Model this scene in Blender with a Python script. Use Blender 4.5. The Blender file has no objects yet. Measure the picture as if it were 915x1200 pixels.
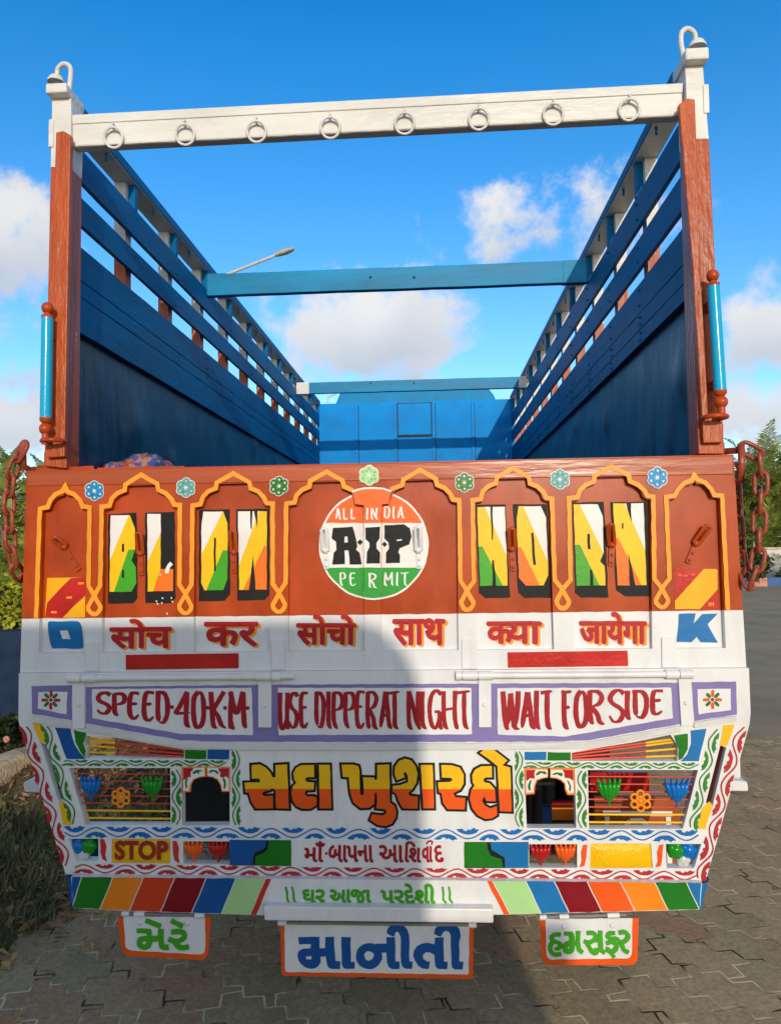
import bpy, bmesh, math, random
from mathutils import Vector, Matrix
from mathutils.geometry import tessellate_polygon
random.seed(7)
S = bpy.context.scene
COL = S.collection
R = math.radians

# ---------------------------------------------------------------- camera
F, CX, CY = 870.0, 457.5, 600.0
CAM = Vector((0.209, -2.443, 1.65))
YAW, PITCH, ROLL = -0.060, 0.045, -0.015
_f = Vector((math.sin(YAW)*math.cos(PITCH), math.cos(YAW)*math.cos(PITCH), math.sin(PITCH)))
_r = Vector((math.cos(YAW), -math.sin(YAW), 0)); _u = _r.cross(_f)
RT = _r*math.cos(ROLL) + _u*math.sin(ROLL); UP = _u*math.cos(ROLL) - _r*math.sin(ROLL); FW = _f
cam = bpy.data.cameras.new('camera'); camo = bpy.data.objects.new('camera', cam); COL.objects.link(camo)
cam.sensor_fit = 'VERTICAL'; cam.sensor_height = 36; cam.sensor_width = 27.45; cam.lens = F/1200*36
cam.clip_start = 0.05; cam.clip_end = 3000
m = Matrix((( RT.x, UP.x, -FW.x), (RT.y, UP.y, -FW.y), (RT.z, UP.z, -FW.z)))
camo.matrix_world = Matrix.Translation(CAM) @ m.to_4x4()
S.camera = camo

# ---------------------------------------------------------------- sun, sky
AZ, EL = R(8.5), R(14.8)
SUN = Vector((math.sin(AZ)*math.cos(EL), -math.cos(AZ)*math.cos(EL), math.sin(EL)))
sl = bpy.data.lights.new('sun', 'SUN'); sl.energy = 2.55; sl.angle = R(0.53); sl.color = (1.0, 0.89, 0.72)
so = bpy.data.objects.new('sun', sl); COL.objects.link(so); so.location = SUN*60
so.rotation_euler = SUN.to_track_quat('Z', 'Y').to_euler()
W = bpy.data.worlds.new('World'); S.world = W; W.use_nodes = True
SKYS = 0.145
def build_world():
    nt = W.node_tree; N = nt.nodes; L = nt.links
    bg = N['Background']; bg.inputs[1].default_value = SKYS
    sky = N.new('ShaderNodeTexSky'); sky.sky_type = 'NISHITA'; sky.sun_disc = False
    sky.sun_elevation = EL; sky.sun_rotation = math.atan2(SUN.x, SUN.y); sky.air_density = 1.0; sky.dust_density = 0.4; sky.ozone_density = 1.6
    hs = N.new('ShaderNodeHueSaturation'); hs.inputs['Saturation'].default_value = 1.22; hs.inputs['Value'].default_value = 1.35
    hs.inputs['Hue'].default_value = 0.492
    L.new(sky.outputs[0], hs.inputs['Color'])
    tc = N.new('ShaderNodeTexCoord'); D = tc.outputs['Generated']
    sep = N.new('ShaderNodeSeparateXYZ'); L.new(D, sep.inputs[0])
    tr = N.new('ShaderNodeValToRGB'); te = tr.color_ramp.elements; te[0].position = 0.0; te[0].color = (.88, .84, .96, 1); te[1].position = .62; te[1].color = (.06, .63, .95, 1)
    x = te.new(.30); x.color = (.50, .74, .99, 1); L.new(sep.outputs[2], tr.inputs[0])
    tm = N.new('ShaderNodeMix'); tm.data_type = 'RGBA'; tm.blend_type = 'MULTIPLY'; L.new(hs.outputs[0], tm.inputs[6]); L.new(tr.outputs[0], tm.inputs[7]); tm.inputs[0].default_value = 1
    hz = N.new('ShaderNodeHueSaturation'); hz.inputs['Saturation'].default_value = .80; hz.inputs['Value'].default_value = 1.35; L.new(sky.outputs[0], hz.inputs['Color'])
    fr = N.new('ShaderNodeMapRange'); fr.interpolation_type = 'SMOOTHSTEP'; fr.inputs[1].default_value = -.35; fr.inputs[2].default_value = .45; L.new(sep.outputs[1], fr.inputs[0])
    zf = N.new('ShaderNodeMapRange'); zf.interpolation_type = 'SMOOTHSTEP'; zf.inputs[1].default_value = .62; zf.inputs[2].default_value = .9; zf.inputs[3].default_value = 1; zf.inputs[4].default_value = 0; L.new(sep.outputs[2], zf.inputs[0])
    fz_ = N.new('ShaderNodeMath'); fz_.operation = 'MULTIPLY'; L.new(fr.outputs[0], fz_.inputs[0]); L.new(zf.outputs[0], fz_.inputs[1])
    tn = N.new('ShaderNodeMix'); tn.data_type = 'RGBA'; L.new(fz_.outputs[0], tn.inputs[0]); L.new(hz.outputs[0], tn.inputs[6]); L.new(tm.outputs[2], tn.inputs[7])
    br_ = N.new('ShaderNodeMapRange'); br_.inputs[1].default_value = 0; br_.inputs[2].default_value = 1; br_.inputs[3].default_value = .95; br_.inputs[4].default_value = 1.30; L.new(fz_.outputs[0], br_.inputs[0])
    tb = N.new('ShaderNodeVectorMath'); tb.operation = 'SCALE'; L.new(tn.outputs[2], tb.inputs[0]); L.new(br_.outputs[0], tb.inputs['Scale'])
    def math_(op, a, b=None, c=None, clamp=False):
        n = N.new('ShaderNodeMath'); n.operation = op; n.use_clamp = clamp
        for i, x in enumerate((a, b, c)):
            if x is None: continue
            if isinstance(x, (int, float)): n.inputs[i].default_value = x
            else: L.new(x, n.inputs[i])
        return n.outputs[0]
    def dot(v):
        n = N.new('ShaderNodeVectorMath'); n.operation = 'DOT_PRODUCT'; L.new(D, n.inputs[0]); n.inputs[1].default_value = v
        return n.outputs['Value']
    nz = N.new('ShaderNodeTexNoise'); nz.inputs['Scale'].default_value = 11; nz.inputs['Detail'].default_value = 9; nz.inputs['Roughness'].default_value = 0.61
    L.new(D, nz.inputs['Vector'])
    nz2 = N.new('ShaderNodeTexNoise'); nz2.inputs['Scale'].default_value = 5; nz2.inputs['Detail'].default_value = 6
    L.new(D, nz2.inputs['Vector'])
    dens = None; low = None
    # (px, py, half-width px, half-height px, weight)
    for (px, py, rw, rh, wt) in ((435, 392, 104, 60, 1.0), (645, 250, 128, 54, .74), (6, 288, 56, 58, .85), (900, 395, 60, 50, .8),
                                 (900, 480, 75, 45, .8), (10, 505, 80, 40, .75), (490, 440, 80, 30, .45), (1200, 330, 180, 90, 1.0), (-320, 330, 200, 110, 1.0), (300, 560, 420, 34, .6)):
        c = (FW + RT*((px-CX)/F) + UP*((CY-py)/F)).normalized()
        r = Vector((c.y, -c.x, 0)).normalized(); u = r.cross(c)
        a = math_('MULTIPLY', dot(r), F/rw); b = math_('MULTIPLY', dot(u), F/rh)
        q = math_('ADD', math_('MULTIPLY', a, a), math_('MULTIPLY', b, b))
        f = math_('GREATER_THAN', dot(c), 0.3)
        e = math_('MULTIPLY', math_('SUBTRACT', wt, math_('MULTIPLY', math_('POWER', q, 0.7), 0.62)), f)
        e = math_('MAXIMUM', e, -1.0)
        g = math_('MULTIPLY', b, math_('MAXIMUM', e, 0.0))
        dens = e if dens is None else math_('MAXIMUM', dens, e)
        low = g if low is None else math_('ADD', low, g)
    d = math_('ADD', dens, math_('MULTIPLY', math_('SUBTRACT', nz.outputs[0], 0.5), 2.6))
    mr = N.new('ShaderNodeMapRange'); mr.interpolation_type = 'SMOOTHSTEP'
    mr.inputs[1].default_value = 0.10; mr.inputs[2].default_value = 0.66; mr.inputs[3].default_value = 0; mr.inputs[4].default_value = 0.93
    L.new(d, mr.inputs[0])
    br = math_('ADD', math_('MULTIPLY', low, 0.55), math_('MULTIPLY', nz2.outputs[0], 0.9), None)
    mr2 = N.new('ShaderNodeMapRange'); mr2.inputs[1].default_value = 0.1; mr2.inputs[2].default_value = 0.75; L.new(br, mr2.inputs[0])
    mc = N.new('ShaderNodeMix'); mc.data_type = 'RGBA'; L.new(mr2.outputs[0], mc.inputs[0])
    k = 0.112/SKYS
    mc.inputs[6].default_value = (4.6*k, 5.1*k, 5.8*k, 1); mc.inputs[7].default_value = (8.2*k, 8.0*k, 7.7*k, 1)
    mx = N.new('ShaderNodeMix'); mx.data_type = 'RGBA'
    L.new(mr.outputs[0], mx.inputs[0]); L.new(tb.outputs[0], mx.inputs[6]); L.new(mc.outputs[2], mx.inputs[7])
    L.new(mx.outputs[2], bg.inputs[0])
build_world()
S.view_settings.view_transform = 'Standard'; S.view_settings.look = 'None'
S.view_settings.exposure = 0.0; S.view_settings.gamma = 1; S.view_settings.use_curve_mapping = False
S.render.engine = 'CYCLES'
S.cycles.max_bounces = 6; S.cycles.use_denoising = True

# ---------------------------------------------------------------- photo helpers
def ray(px, py): return FW + RT*((px-CX)/F) + UP*((CY-py)/F)
def PY(px, py, Y=0.0):
    d = ray(px, py); return CAM + d*((Y-CAM.y)/d.y)
def PXp(px, py, X):
    d = ray(px, py); return CAM + d*((X-CAM.x)/d.x)
def PG(px, py, z=0.0):
    d = ray(px, py); return CAM + d*((z-CAM.z)/d.z)
def PD(px, py, Y): return PY(px, py, Y)
def pj(P):
    d = Vector(P)-CAM; z = d.dot(FW); return (CX+F*d.dot(RT)/z, CY-F*d.dot(UP)/z)
def K(x0, y0, s, pts): return [(x0+a/s, y0+b/s) for a, b in pts]

# ---------------------------------------------------------------- materials
MATS = {}
def node_mat(name):
    mt = bpy.data.materials.new(name); mt.use_nodes = True
    return mt, mt.node_tree.nodes, mt.node_tree.links, mt.node_tree.nodes['Principled BSDF']
def paint(name, col, rough=0.38, var=0.14, bump=0.10, bscale=45, dirt=0.0, chips=None, spec=0.32, stretch=(1, 1, 1), metal=0.0):
    if name in MATS: return MATS[name]
    mt, N, L, P = node_mat(name)
    tc = N.new('ShaderNodeTexCoord'); mp = N.new('ShaderNodeMapping'); mp.inputs['Scale'].default_value = stretch
    L.new(tc.outputs['Object'], mp.inputs[0])
    n1 = N.new('ShaderNodeTexNoise'); n1.inputs['Scale'].default_value = 7; n1.inputs['Detail'].default_value = 6; L.new(mp.outputs[0], n1.inputs[0])
    mr = N.new('ShaderNodeMapRange'); mr.inputs[1].default_value = 0.3; mr.inputs[2].default_value = 0.7
    mr.inputs[3].default_value = 1-var; mr.inputs[4].default_value = 1+var; L.new(n1.outputs[0], mr.inputs[0])
    mul = N.new('ShaderNodeMix'); mul.data_type = 'RGBA'; mul.blend_type = 'MULTIPLY'; mul.inputs[0].default_value = 1
    mul.inputs[6].default_value = (*col, 1); L.new(mr.outputs[0], mul.inputs[7]); out = mul.outputs[2]
    n2 = N.new('ShaderNodeTexNoise'); n2.inputs['Scale'].default_value = bscale; n2.inputs['Detail'].default_value = 5; L.new(mp.outputs[0], n2.inputs[0])
    def mixin(out, noise_scale, lo, hi, c, amt):
        nn = N.new('ShaderNodeTexNoise'); nn.inputs['Scale'].default_value = noise_scale; nn.inputs['Detail'].default_value = 8; nn.inputs['Roughness'].default_value = .65
        L.new(mp.outputs[0], nn.inputs[0])
        r2 = N.new('ShaderNodeMapRange'); r2.inputs[1].default_value = lo; r2.inputs[2].default_value = hi; r2.inputs[4].default_value = amt; L.new(nn.outputs[0], r2.inputs[0])
        mm = N.new('ShaderNodeMix'); mm.data_type = 'RGBA'; L.new(r2.outputs[0], mm.inputs[0]); L.new(out, mm.inputs[6]); mm.inputs[7].default_value = (*c, 1)
        return mm.outputs[2]
    if dirt: out = mixin(out, 13, 0.5, 0.78, (col[0]*.45+.012, col[1]*.45+.01, col[2]*.45+.008), dirt)
    if chips: out = mixin(out, chips[1], chips[2], chips[2]+.02, chips[0], 1.0)
    L.new(out, P.inputs['Base Color'])
    rr = N.new('ShaderNodeMapRange'); rr.inputs[3].default_value = max(.05, rough-.1); rr.inputs[4].default_value = rough+.14; L.new(n1.outputs[0], rr.inputs[0]); L.new(rr.outputs[0], P.inputs['Roughness'])
    P.inputs['Specular IOR Level'].default_value = spec; P.inputs['Metallic'].default_value = metal
    bp = N.new('ShaderNodeBump'); bp.inputs['Strength'].default_value = bump; bp.inputs['Distance'].default_value = 0.01
    L.new(n2.outputs[0], bp.inputs['Height']); L.new(bp.outputs[0], P.inputs['Normal'])
    MATS[name] = mt; return mt
OXIDE = paint('oxide_paint', (.43, .058, .008), .28, .2, .06, 14, dirt=.5, spec=.3, chips=((.60, .44, .36), 48, .775), stretch=(1, 1, .6))
OXRAIL = paint('oxide_rail_paint', (.42, .068, .012), .28, .2, .25, 30, dirt=.2, stretch=(.12, 1, 1), spec=.45)
OXROUGH = paint('oxide_on_wood', (.42, .072, .012), .36, .2, .5, 60, dirt=.3, chips=((.62, .42, .34), 75, .67), stretch=(1, 1, .25))
YELLOW = paint('amber_line_paint', (.86, .32, .02), .4, .1)
WHITE = paint('white_enamel', (.755, .745, .735), .3, .05, .07, dirt=.30, stretch=(1, 1, .35), chips=((.30, .22, .16), 38, .765))
WHITEW = paint('white_on_wood', (.66, .64, .605), .36, .12, .5, 40, dirt=.16, stretch=(.3, 1, 1))
WPAINT = paint('white_lettering_paint', (.82, .77, .73), .4, .06)
LYEL = paint('yellow_lettering_paint', (.88, .53, .004), .38, .07)
LAMB = paint('deep_yellow_paint', (.87, .47, .01), .38, .08)
LGRN = paint('green_lettering_paint', (.055, .36, .012), .38, .08)
LORG = paint('orange_lettering_paint', (.85, .17, .008), .38, .08)
LRED = paint('orange_red_paint', (.80, .095, .008), .38, .1)
BLACK = paint('black_paint', (.011, .011, .010), .5, .2, spec=.2)
BLUEL = paint('blue_lettering_paint', (.008, .16, .42), .38, .1)
BLUED = paint('royal_blue_paint', (.006, .085, .30), .38, .1)
CRIM = paint('crimson_paint', (.36, .009, .017), .38, .12)
REDP = paint('red_paint', (.56, .035, .018), .36, .1)
REFL = paint('red_reflective_strip', (.50, .018, .012), .3, .22, .12, 60)
REFY = paint('yellow_reflective_sheet', (.88, .42, .01), .3, .12, .1, 60)
PURP = paint('lilac_paint', (.215, .175, .40), .42, .08)
VGRN = paint('vine_green_paint', (.03, .215, .02), .4, .1)
VRED = paint('vine_red_paint', (.44, .024, .028), .4, .1)
VBLU = paint('vine_blue_paint', (.008, .135, .43), .4, .1)
DGRN = paint('dark_green_paint', (.012, .17, .012), .33, .1)
LTGR = paint('pale_green_paint', (.40, .66, .27), .38, .08)
MAROON = paint('maroon_paint', (.22, .006, .012), .3, .1)
ORANGE = paint('orange_paint', (.87, .23, .012), .33, .1)
TEAL = paint('teal_flower_paint', (.12, .33, .36), .4, .1)
AZURE = paint('azure_flower_paint', (.01, .25, .52), .4, .1)
CYAN = paint('cyan_rod_paint', (.006, .38, .64), .16, .05, .04)
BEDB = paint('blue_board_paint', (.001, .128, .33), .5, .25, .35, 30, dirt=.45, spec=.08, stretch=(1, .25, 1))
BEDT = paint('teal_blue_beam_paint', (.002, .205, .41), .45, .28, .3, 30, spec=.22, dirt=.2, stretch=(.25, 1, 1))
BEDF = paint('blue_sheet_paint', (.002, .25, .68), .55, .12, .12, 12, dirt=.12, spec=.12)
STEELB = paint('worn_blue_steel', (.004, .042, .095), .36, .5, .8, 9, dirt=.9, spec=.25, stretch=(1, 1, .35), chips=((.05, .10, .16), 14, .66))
CHAIN = paint('oxide_chain', (.30, .062, .025), .3, .2, .3, 60, dirt=.3)
DARK = paint('grimy_black_steel_and_gap_shade', (.02, .018, .017), .6, .3, .4)  # also paints the shaded gaps on the headboard
GREYS = paint('grey_steel', (.22, .22, .22), .5, .15, .3, dirt=.3)
RUBBER = paint('tyre_rubber', (.018, .018, .018), .75, .2, .3)
RIMR = paint('rim_red', (.30, .03, .02), .45, .2)
LAMPR = paint('red_lamp_plastic', (.45, .012, .01), .15, .05, .03)
LAMPO = paint('orange_lamp_plastic', (.8, .11, .01), .15, .05, .03)
LAMPF = paint('amber_lamp_plastic', (.87, .27, .01), .15, .05, .03)
LAMPB = paint('blue_lamp_plastic', (.006, .15, .5), .12, .05, .03)
LAMPG = paint('green_lamp_plastic', (.012, .26, .015), .12, .05, .03)
LAMPY = paint('yellow_lamp_lens', (.87, .49, .004), .14, .08, .35, 120)
RODR = paint('red_rod_paint', (.62, .07, .035), .3, .1)
SILV = paint('silver_reflector', (.6, .6, .58), .25, .1)

def wob(x, y):       # the unsteadiness of a brush held by hand
    return (x+.24*math.sin(y*.23+x*.05)+.11*math.sin(y*.61+x*.33), y+.22*math.sin(x*.21+y*.06)+.11*math.sin(x*.57+y*.21))
def subdiv(l, step=7.0, closed=True):
    out = []; n = len(l)
    for i in range(n if closed else n-1):
        p, q = l[i], l[(i+1) % n]; k = max(1, int(math.hypot(q[0]-p[0], q[1]-p[1])/step)); out += [(p[0]+(q[0]-p[0])*j/k, p[1]+(q[1]-p[1])*j/k) for j in range(k)]
    if not closed: out.append((l[-1][0], l[-1][1]))
    return out
# ---------------------------------------------------------------- mesh builder
class MB:
    def __init__(s): s.v = []; s.f = []; s.mi = []; s.sm = []; s.mats = []
    def m(s, mat):
        if mat not in s.mats: s.mats.append(mat)
        return s.mats.index(mat)
    def add(s, vs, fs, mat, smooth=False):
        b = len(s.v); k = s.m(mat); s.v += [Vector(v) for v in vs]
        for f in fs: s.f.append([b+i for i in f]); s.mi.append(k); s.sm.append(smooth)
    def box(s, x0, x1, y0, y1, z0, z1, mat):
        s.obox([(x, y, z) for z in (z0, z1) for y in (y0, y1) for x in (x0, x1)], mat)
    def obox(s, c, mat):
        s.add(c, [(0, 2, 3, 1), (4, 5, 7, 6), (0, 1, 5, 4), (2, 6, 7, 3), (0, 4, 6, 2), (1, 3, 7, 5)], mat)
    def beam(s, a, b, w, h, mat, up=(0, 0, 1)):
        a, b = Vector(a), Vector(b); d = (b-a).normalized(); sd = d.cross(Vector(up)).normalized(); u = sd.cross(d)
        s.obox([p+sd*(w/2*i)+u*(h/2*j) for j in (-1, 1) for p in (a, b) for i in (-1, 1)], mat)
    def tube(s, pts, r, mat, n=10, closed=False, caps=True):
        pts = [Vector(p) for p in pts]; N = len(pts); vs = []; rs = r if isinstance(r, (list, tuple)) else [r]*N
        t0 = (pts[1]-pts[0]).normalized(); ref = Vector((0, 0, 1)) if abs(t0.z) < .9 else Vector((0, 1, 0)); nx = t0.cross(ref).normalized()
        for i in range(N):
            a = pts[(i-1) % N] if (closed or i > 0) else pts[i]; b = pts[(i+1) % N] if (closed or i < N-1) else pts[i]
            t = (b-a).normalized(); nx = (nx-t*nx.dot(t)).normalized(); ny = t.cross(nx)
            for k in range(n):
                an = 2*math.pi*k/n; vs.append(pts[i]+(nx*math.cos(an)+ny*math.sin(an))*rs[i])
        fs = []
        for i in range(N if closed else N-1):
            for k in range(n):
                a = i*n+k; b = i*n+(k+1) % n; j = ((i+1) % N)*n
                fs.append((a, b, j+(k+1) % n, j+k))
        s.add(vs, fs, mat, True)
        if caps and not closed:
            s.add(vs[:n], [tuple(range(n))[::-1]], mat); s.add(vs[-n:], [tuple(range(n))], mat)
    def lathe(s, c, prof, mat, axis=(0, 0, 1), n=20, smooth=True):
        c = Vector(c); ax = Vector(axis).normalized(); ref = Vector((1, 0, 0)) if abs(ax.x) < .9 else Vector((0, 1, 0))
        x = ax.cross(ref).normalized(); y = ax.cross(x); vs = []
        for (r, h) in prof:
            for k in range(n):
                a = 2*math.pi*k/n; vs.append(c+ax*h+(x*math.cos(a)+y*math.sin(a))*r)
        fs = [(i*n+k, i*n+(k+1) % n, (i+1)*n+(k+1) % n, (i+1)*n+k) for i in range(len(prof)-1) for k in range(n)]
        s.add(vs, fs, mat, smooth)
    def ball(s, c, r, mat, n=14, sc=(1, 1, 1), rot=None):
        c = Vector(c); vs = []; m_ = n//2
        for i in range(m_+1):
            th = math.pi*i/m_
            for k in range(n):
                a = 2*math.pi*k/n; v = Vector((math.sin(th)*math.cos(a)*sc[0], math.sin(th)*math.sin(a)*sc[1], math.cos(th)*sc[2]))*r
                vs.append(c+(rot @ v if rot else v))
        s.add(vs, [(i*n+k, i*n+(k+1) % n, (i+1)*n+(k+1) % n, (i+1)*n+k) for i in range(m_) for k in range(n)], mat, True)
    def sheet(s, loops, mat):          # loops of 3-D points, the first outer, others holes
        loops = [[Vector(p) for p in l] for l in loops]; flat = [p for l in loops for p in l]
        s.add(flat, [t for t in tessellate_polygon(loops)], mat)
    def paint(s, loops, mat, Y):       # a painted mark on the plane Y, given in photo pixels
        if not isinstance(loops[0][0], (tuple, list, Vector)): loops = [loops]
        s.sheet([[PY(*wob(p[0], p[1]), Y) for p in subdiv(l)] for l in loops], mat)
    def prism(s, loops, Y0, Y1, mat, side=None, back=True):   # flat plate with thickness between planes Y0 (near) and Y1
        if not isinstance(loops[0][0], (tuple, list, Vector)): loops = [loops]
        A = [[PY(p[0], p[1], Y0) for p in l] for l in loops]
        s.slab(A, Vector((0, Y1-Y0, 0)), mat, side, back)
    def slab(s, A, off, mat, side=None, back=True):
        A = [[Vector(p) for p in l] for l in A]
        B = [[p+off for p in l] for l in A]; s.sheet(A, mat)
        if back: s.sheet(B, mat)
        for a, b in zip(A, B):
            n = len(a)
            for i in range(n):
                j = (i+1) % n; s.add([a[i], a[j], b[j], b[i]], [(0, 1, 2, 3)], side or mat)
    def ribbon(s, pts, w, mat, Y, closed=False, smooth=0, taper=None, lift=0.0004, plane=None, nib=0.0):
        if not smooth and not closed: pts = subdiv(pts, 8, False)
        pts = [Vector(wob(p[0], p[1])) for p in pts]
        if smooth: pts = catmull(pts, smooth, closed)
        n = len(pts); Lf = []; Rt = []
        for i in range(n):
            a = pts[(i-1) % n] if (closed or i > 0) else pts[i]; b = pts[(i+1) % n] if (closed or i < n-1) else pts[i]
            d1 = (pts[i]-a); d2 = (b-pts[i])
            if d1.length < 1e-6: d1 = d2
            if d2.length < 1e-6: d2 = d1
            d1 = d1.normalized(); d2 = d2.normalized(); t = (d1+d2)
            t = t.normalized() if t.length > 1e-4 else d2
            nn = Vector((-t.y, t.x)); c = max(.45, nn.dot(Vector((-d1.y, d1.x))))
            nbf = (1-nib*(1-abs(t.y)))*(1+.05*math.sin(pts[i].x*.31+pts[i].y*.27)+.04*math.sin(pts[i].y*.83))
            ww = nbf*(w*taper(i/(n-1)) if taper else w)/2/c
            Lf.append(pts[i]+nn*ww); Rt.append(pts[i]-nn*ww)
        pr = plane or (lambda x, y, Yv: PY(x, y, Yv))
        vs = []
        for i in range(n):
            yy = Y-lift*i/max(1, n-1); vs += [pr(Lf[i].x, Lf[i].y, yy), pr(Rt[i].x, Rt[i].y, yy)]
        fs = [(2*i, 2*i+1, 2*i+3, 2*i+2) for i in range(n-1)]
        s.add(vs, fs, mat)
        if closed: s.add([vs[-2], vs[-1], vs[1], vs[0]], [(0, 1, 2, 3)], mat)
    def build(s, name, parent=None, bevel=0, smooth=None):
        me = bpy.data.meshes.new(name); me.from_pydata([tuple(v) for v in s.v], [], s.f)
        for mt in s.mats: me.materials.append(mt)
        me.polygons.foreach_set('material_index', s.mi); me.polygons.foreach_set('use_smooth', s.sm); me.update()
        o = bpy.data.objects.new(name, me); COL.objects.link(o)
        if parent: o.parent = parent
        if bevel:
            bm = bmesh.new(); bm.from_mesh(me); bmesh.ops.remove_doubles(bm, verts=bm.verts, dist=1e-5); bmesh.ops.recalc_face_normals(bm, faces=bm.faces); bm.to_mesh(me); bm.free()
            b = o.modifiers.new('bevel', 'BEVEL'); b.width = bevel; b.segments = 2; b.limit_method = 'ANGLE'; b.angle_limit = R(40)
        return o
def catmull(p, k, closed=False):
    n = len(p); out = []; rng = range(n if closed else n-1)
    for i in rng:
        a = p[(i-1) % n] if (closed or i > 0) else p[i]; b = p[i]; c = p[(i+1) % n]; d = p[(i+2) % n] if (closed or i+2 < n) else c
        for j in range(k):
            t = j/k; out.append(.5*((2*b)+(c-a)*t+(2*a-5*b+4*c-d)*t*t+(3*b-a-3*c+d)*t**3))
    if not closed: out.append(p[-1])
    return out
def banded(mb, loops, Y, lines, fn):
    """fill a painted shape and split it into colour bands along straight lines (pixels)"""
    if not isinstance(loops[0][0], (tuple, list)): loops = [loops]
    P3 = [[PY(*wob(x, y), Y) for x, y in subdiv(l, 9)] for l in loops]; flat = [p for l in P3 for p in l]
    bm = bmesh.new(); vs = [bm.verts.new(p) for p in flat]
    for t in tessellate_polygon(P3):
        try: bm.faces.new([vs[i] for i in t])
        except ValueError: pass
    for (p, q) in lines:
        a = PY(*p, Y); b = PY(*q, Y); no = (b-a).cross(Vector((0, 1, 0)))
        bmesh.ops.bisect_plane(bm, geom=bm.verts[:]+bm.edges[:]+bm.faces[:], plane_co=a, plane_no=no, dist=1e-6)
    for f in bm.faces:
        c = pj(f.calc_center_median()); mb.add([v.co.copy() for v in f.verts], [tuple(range(len(f.verts)))], fn(c))
    bm.free()
def side(c, p, q): return (q[0]-p[0])*(c[1]-p[1])-(q[1]-p[1])*(c[0]-p[0])   # <0: above / right for rising lines

# text from the built-in font
_tx = {}
def glyphs(body, off, shear=0.0):
    k = (body, off, shear)
    if k in _tx: return _tx[k]
    c = bpy.data.curves.new('txt', 'FONT'); c.body = body; c.offset = off; c.resolution_u = 4; c.shear = shear
    o = bpy.data.objects.new('txt', c); COL.objects.link(o); bpy.context.view_layer.update()
    ev = o.evaluated_get(bpy.context.evaluated_depsgraph_get()); me = ev.to_mesh()
    vs = [(v.co.x, v.co.y) for v in me.vertices]; fs = [tuple(p.vertices) for p in me.polygons]
    ev.to_mesh_clear(); bpy.data.objects.remove(o); bpy.data.curves.remove(c)
    _tx[k] = (vs, fs); return vs, fs
def text(mb, body, quad, mat, Y, off=0.0, shear=0.0, d=(0, 0), n=8):
    """quad in px: (x0,y_top,x1,y_bottom) or four corners tl,tr,br,bl"""
    vs, fs = glyphs(body, 0.0, shear); r = off
    x0 = min(v[0] for v in vs); x1 = max(v[0] for v in vs); y0 = min(v[1] for v in vs); y1 = max(v[1] for v in vs)
    if len(quad) == 4 and not isinstance(quad[0], tuple):
        a, t, b, bt = quad; quad = ((a, t), (b, t), (b, bt), (a, bt))
    tl, tr, br, bl = [Vector(q)+Vector(s_)*r for q, s_ in zip(quad, ((1, 1), (-1, 1), (-1, -1), (1, -1)))]
    for k in range(n+1 if r else 1):        # a fat brush: the thin letter repeated round a small circle
        ox, oy = (r*math.cos(2*math.pi*k/n), r*math.sin(2*math.pi*k/n)) if k < n and r else (0, 0); out = []
        for (x, y) in vs:
            u = (x-x0)/(x1-x0); w = (y1-y)/(y1-y0); p = tl*(1-u)*(1-w)+tr*u*(1-w)+br*u*w+bl*(1-u)*w
            out.append(PY(*wob(p.x+d[0]+ox, p.y+d[1]+oy), Y-.00005*k))
        mb.add(out, fs, mat)
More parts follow.
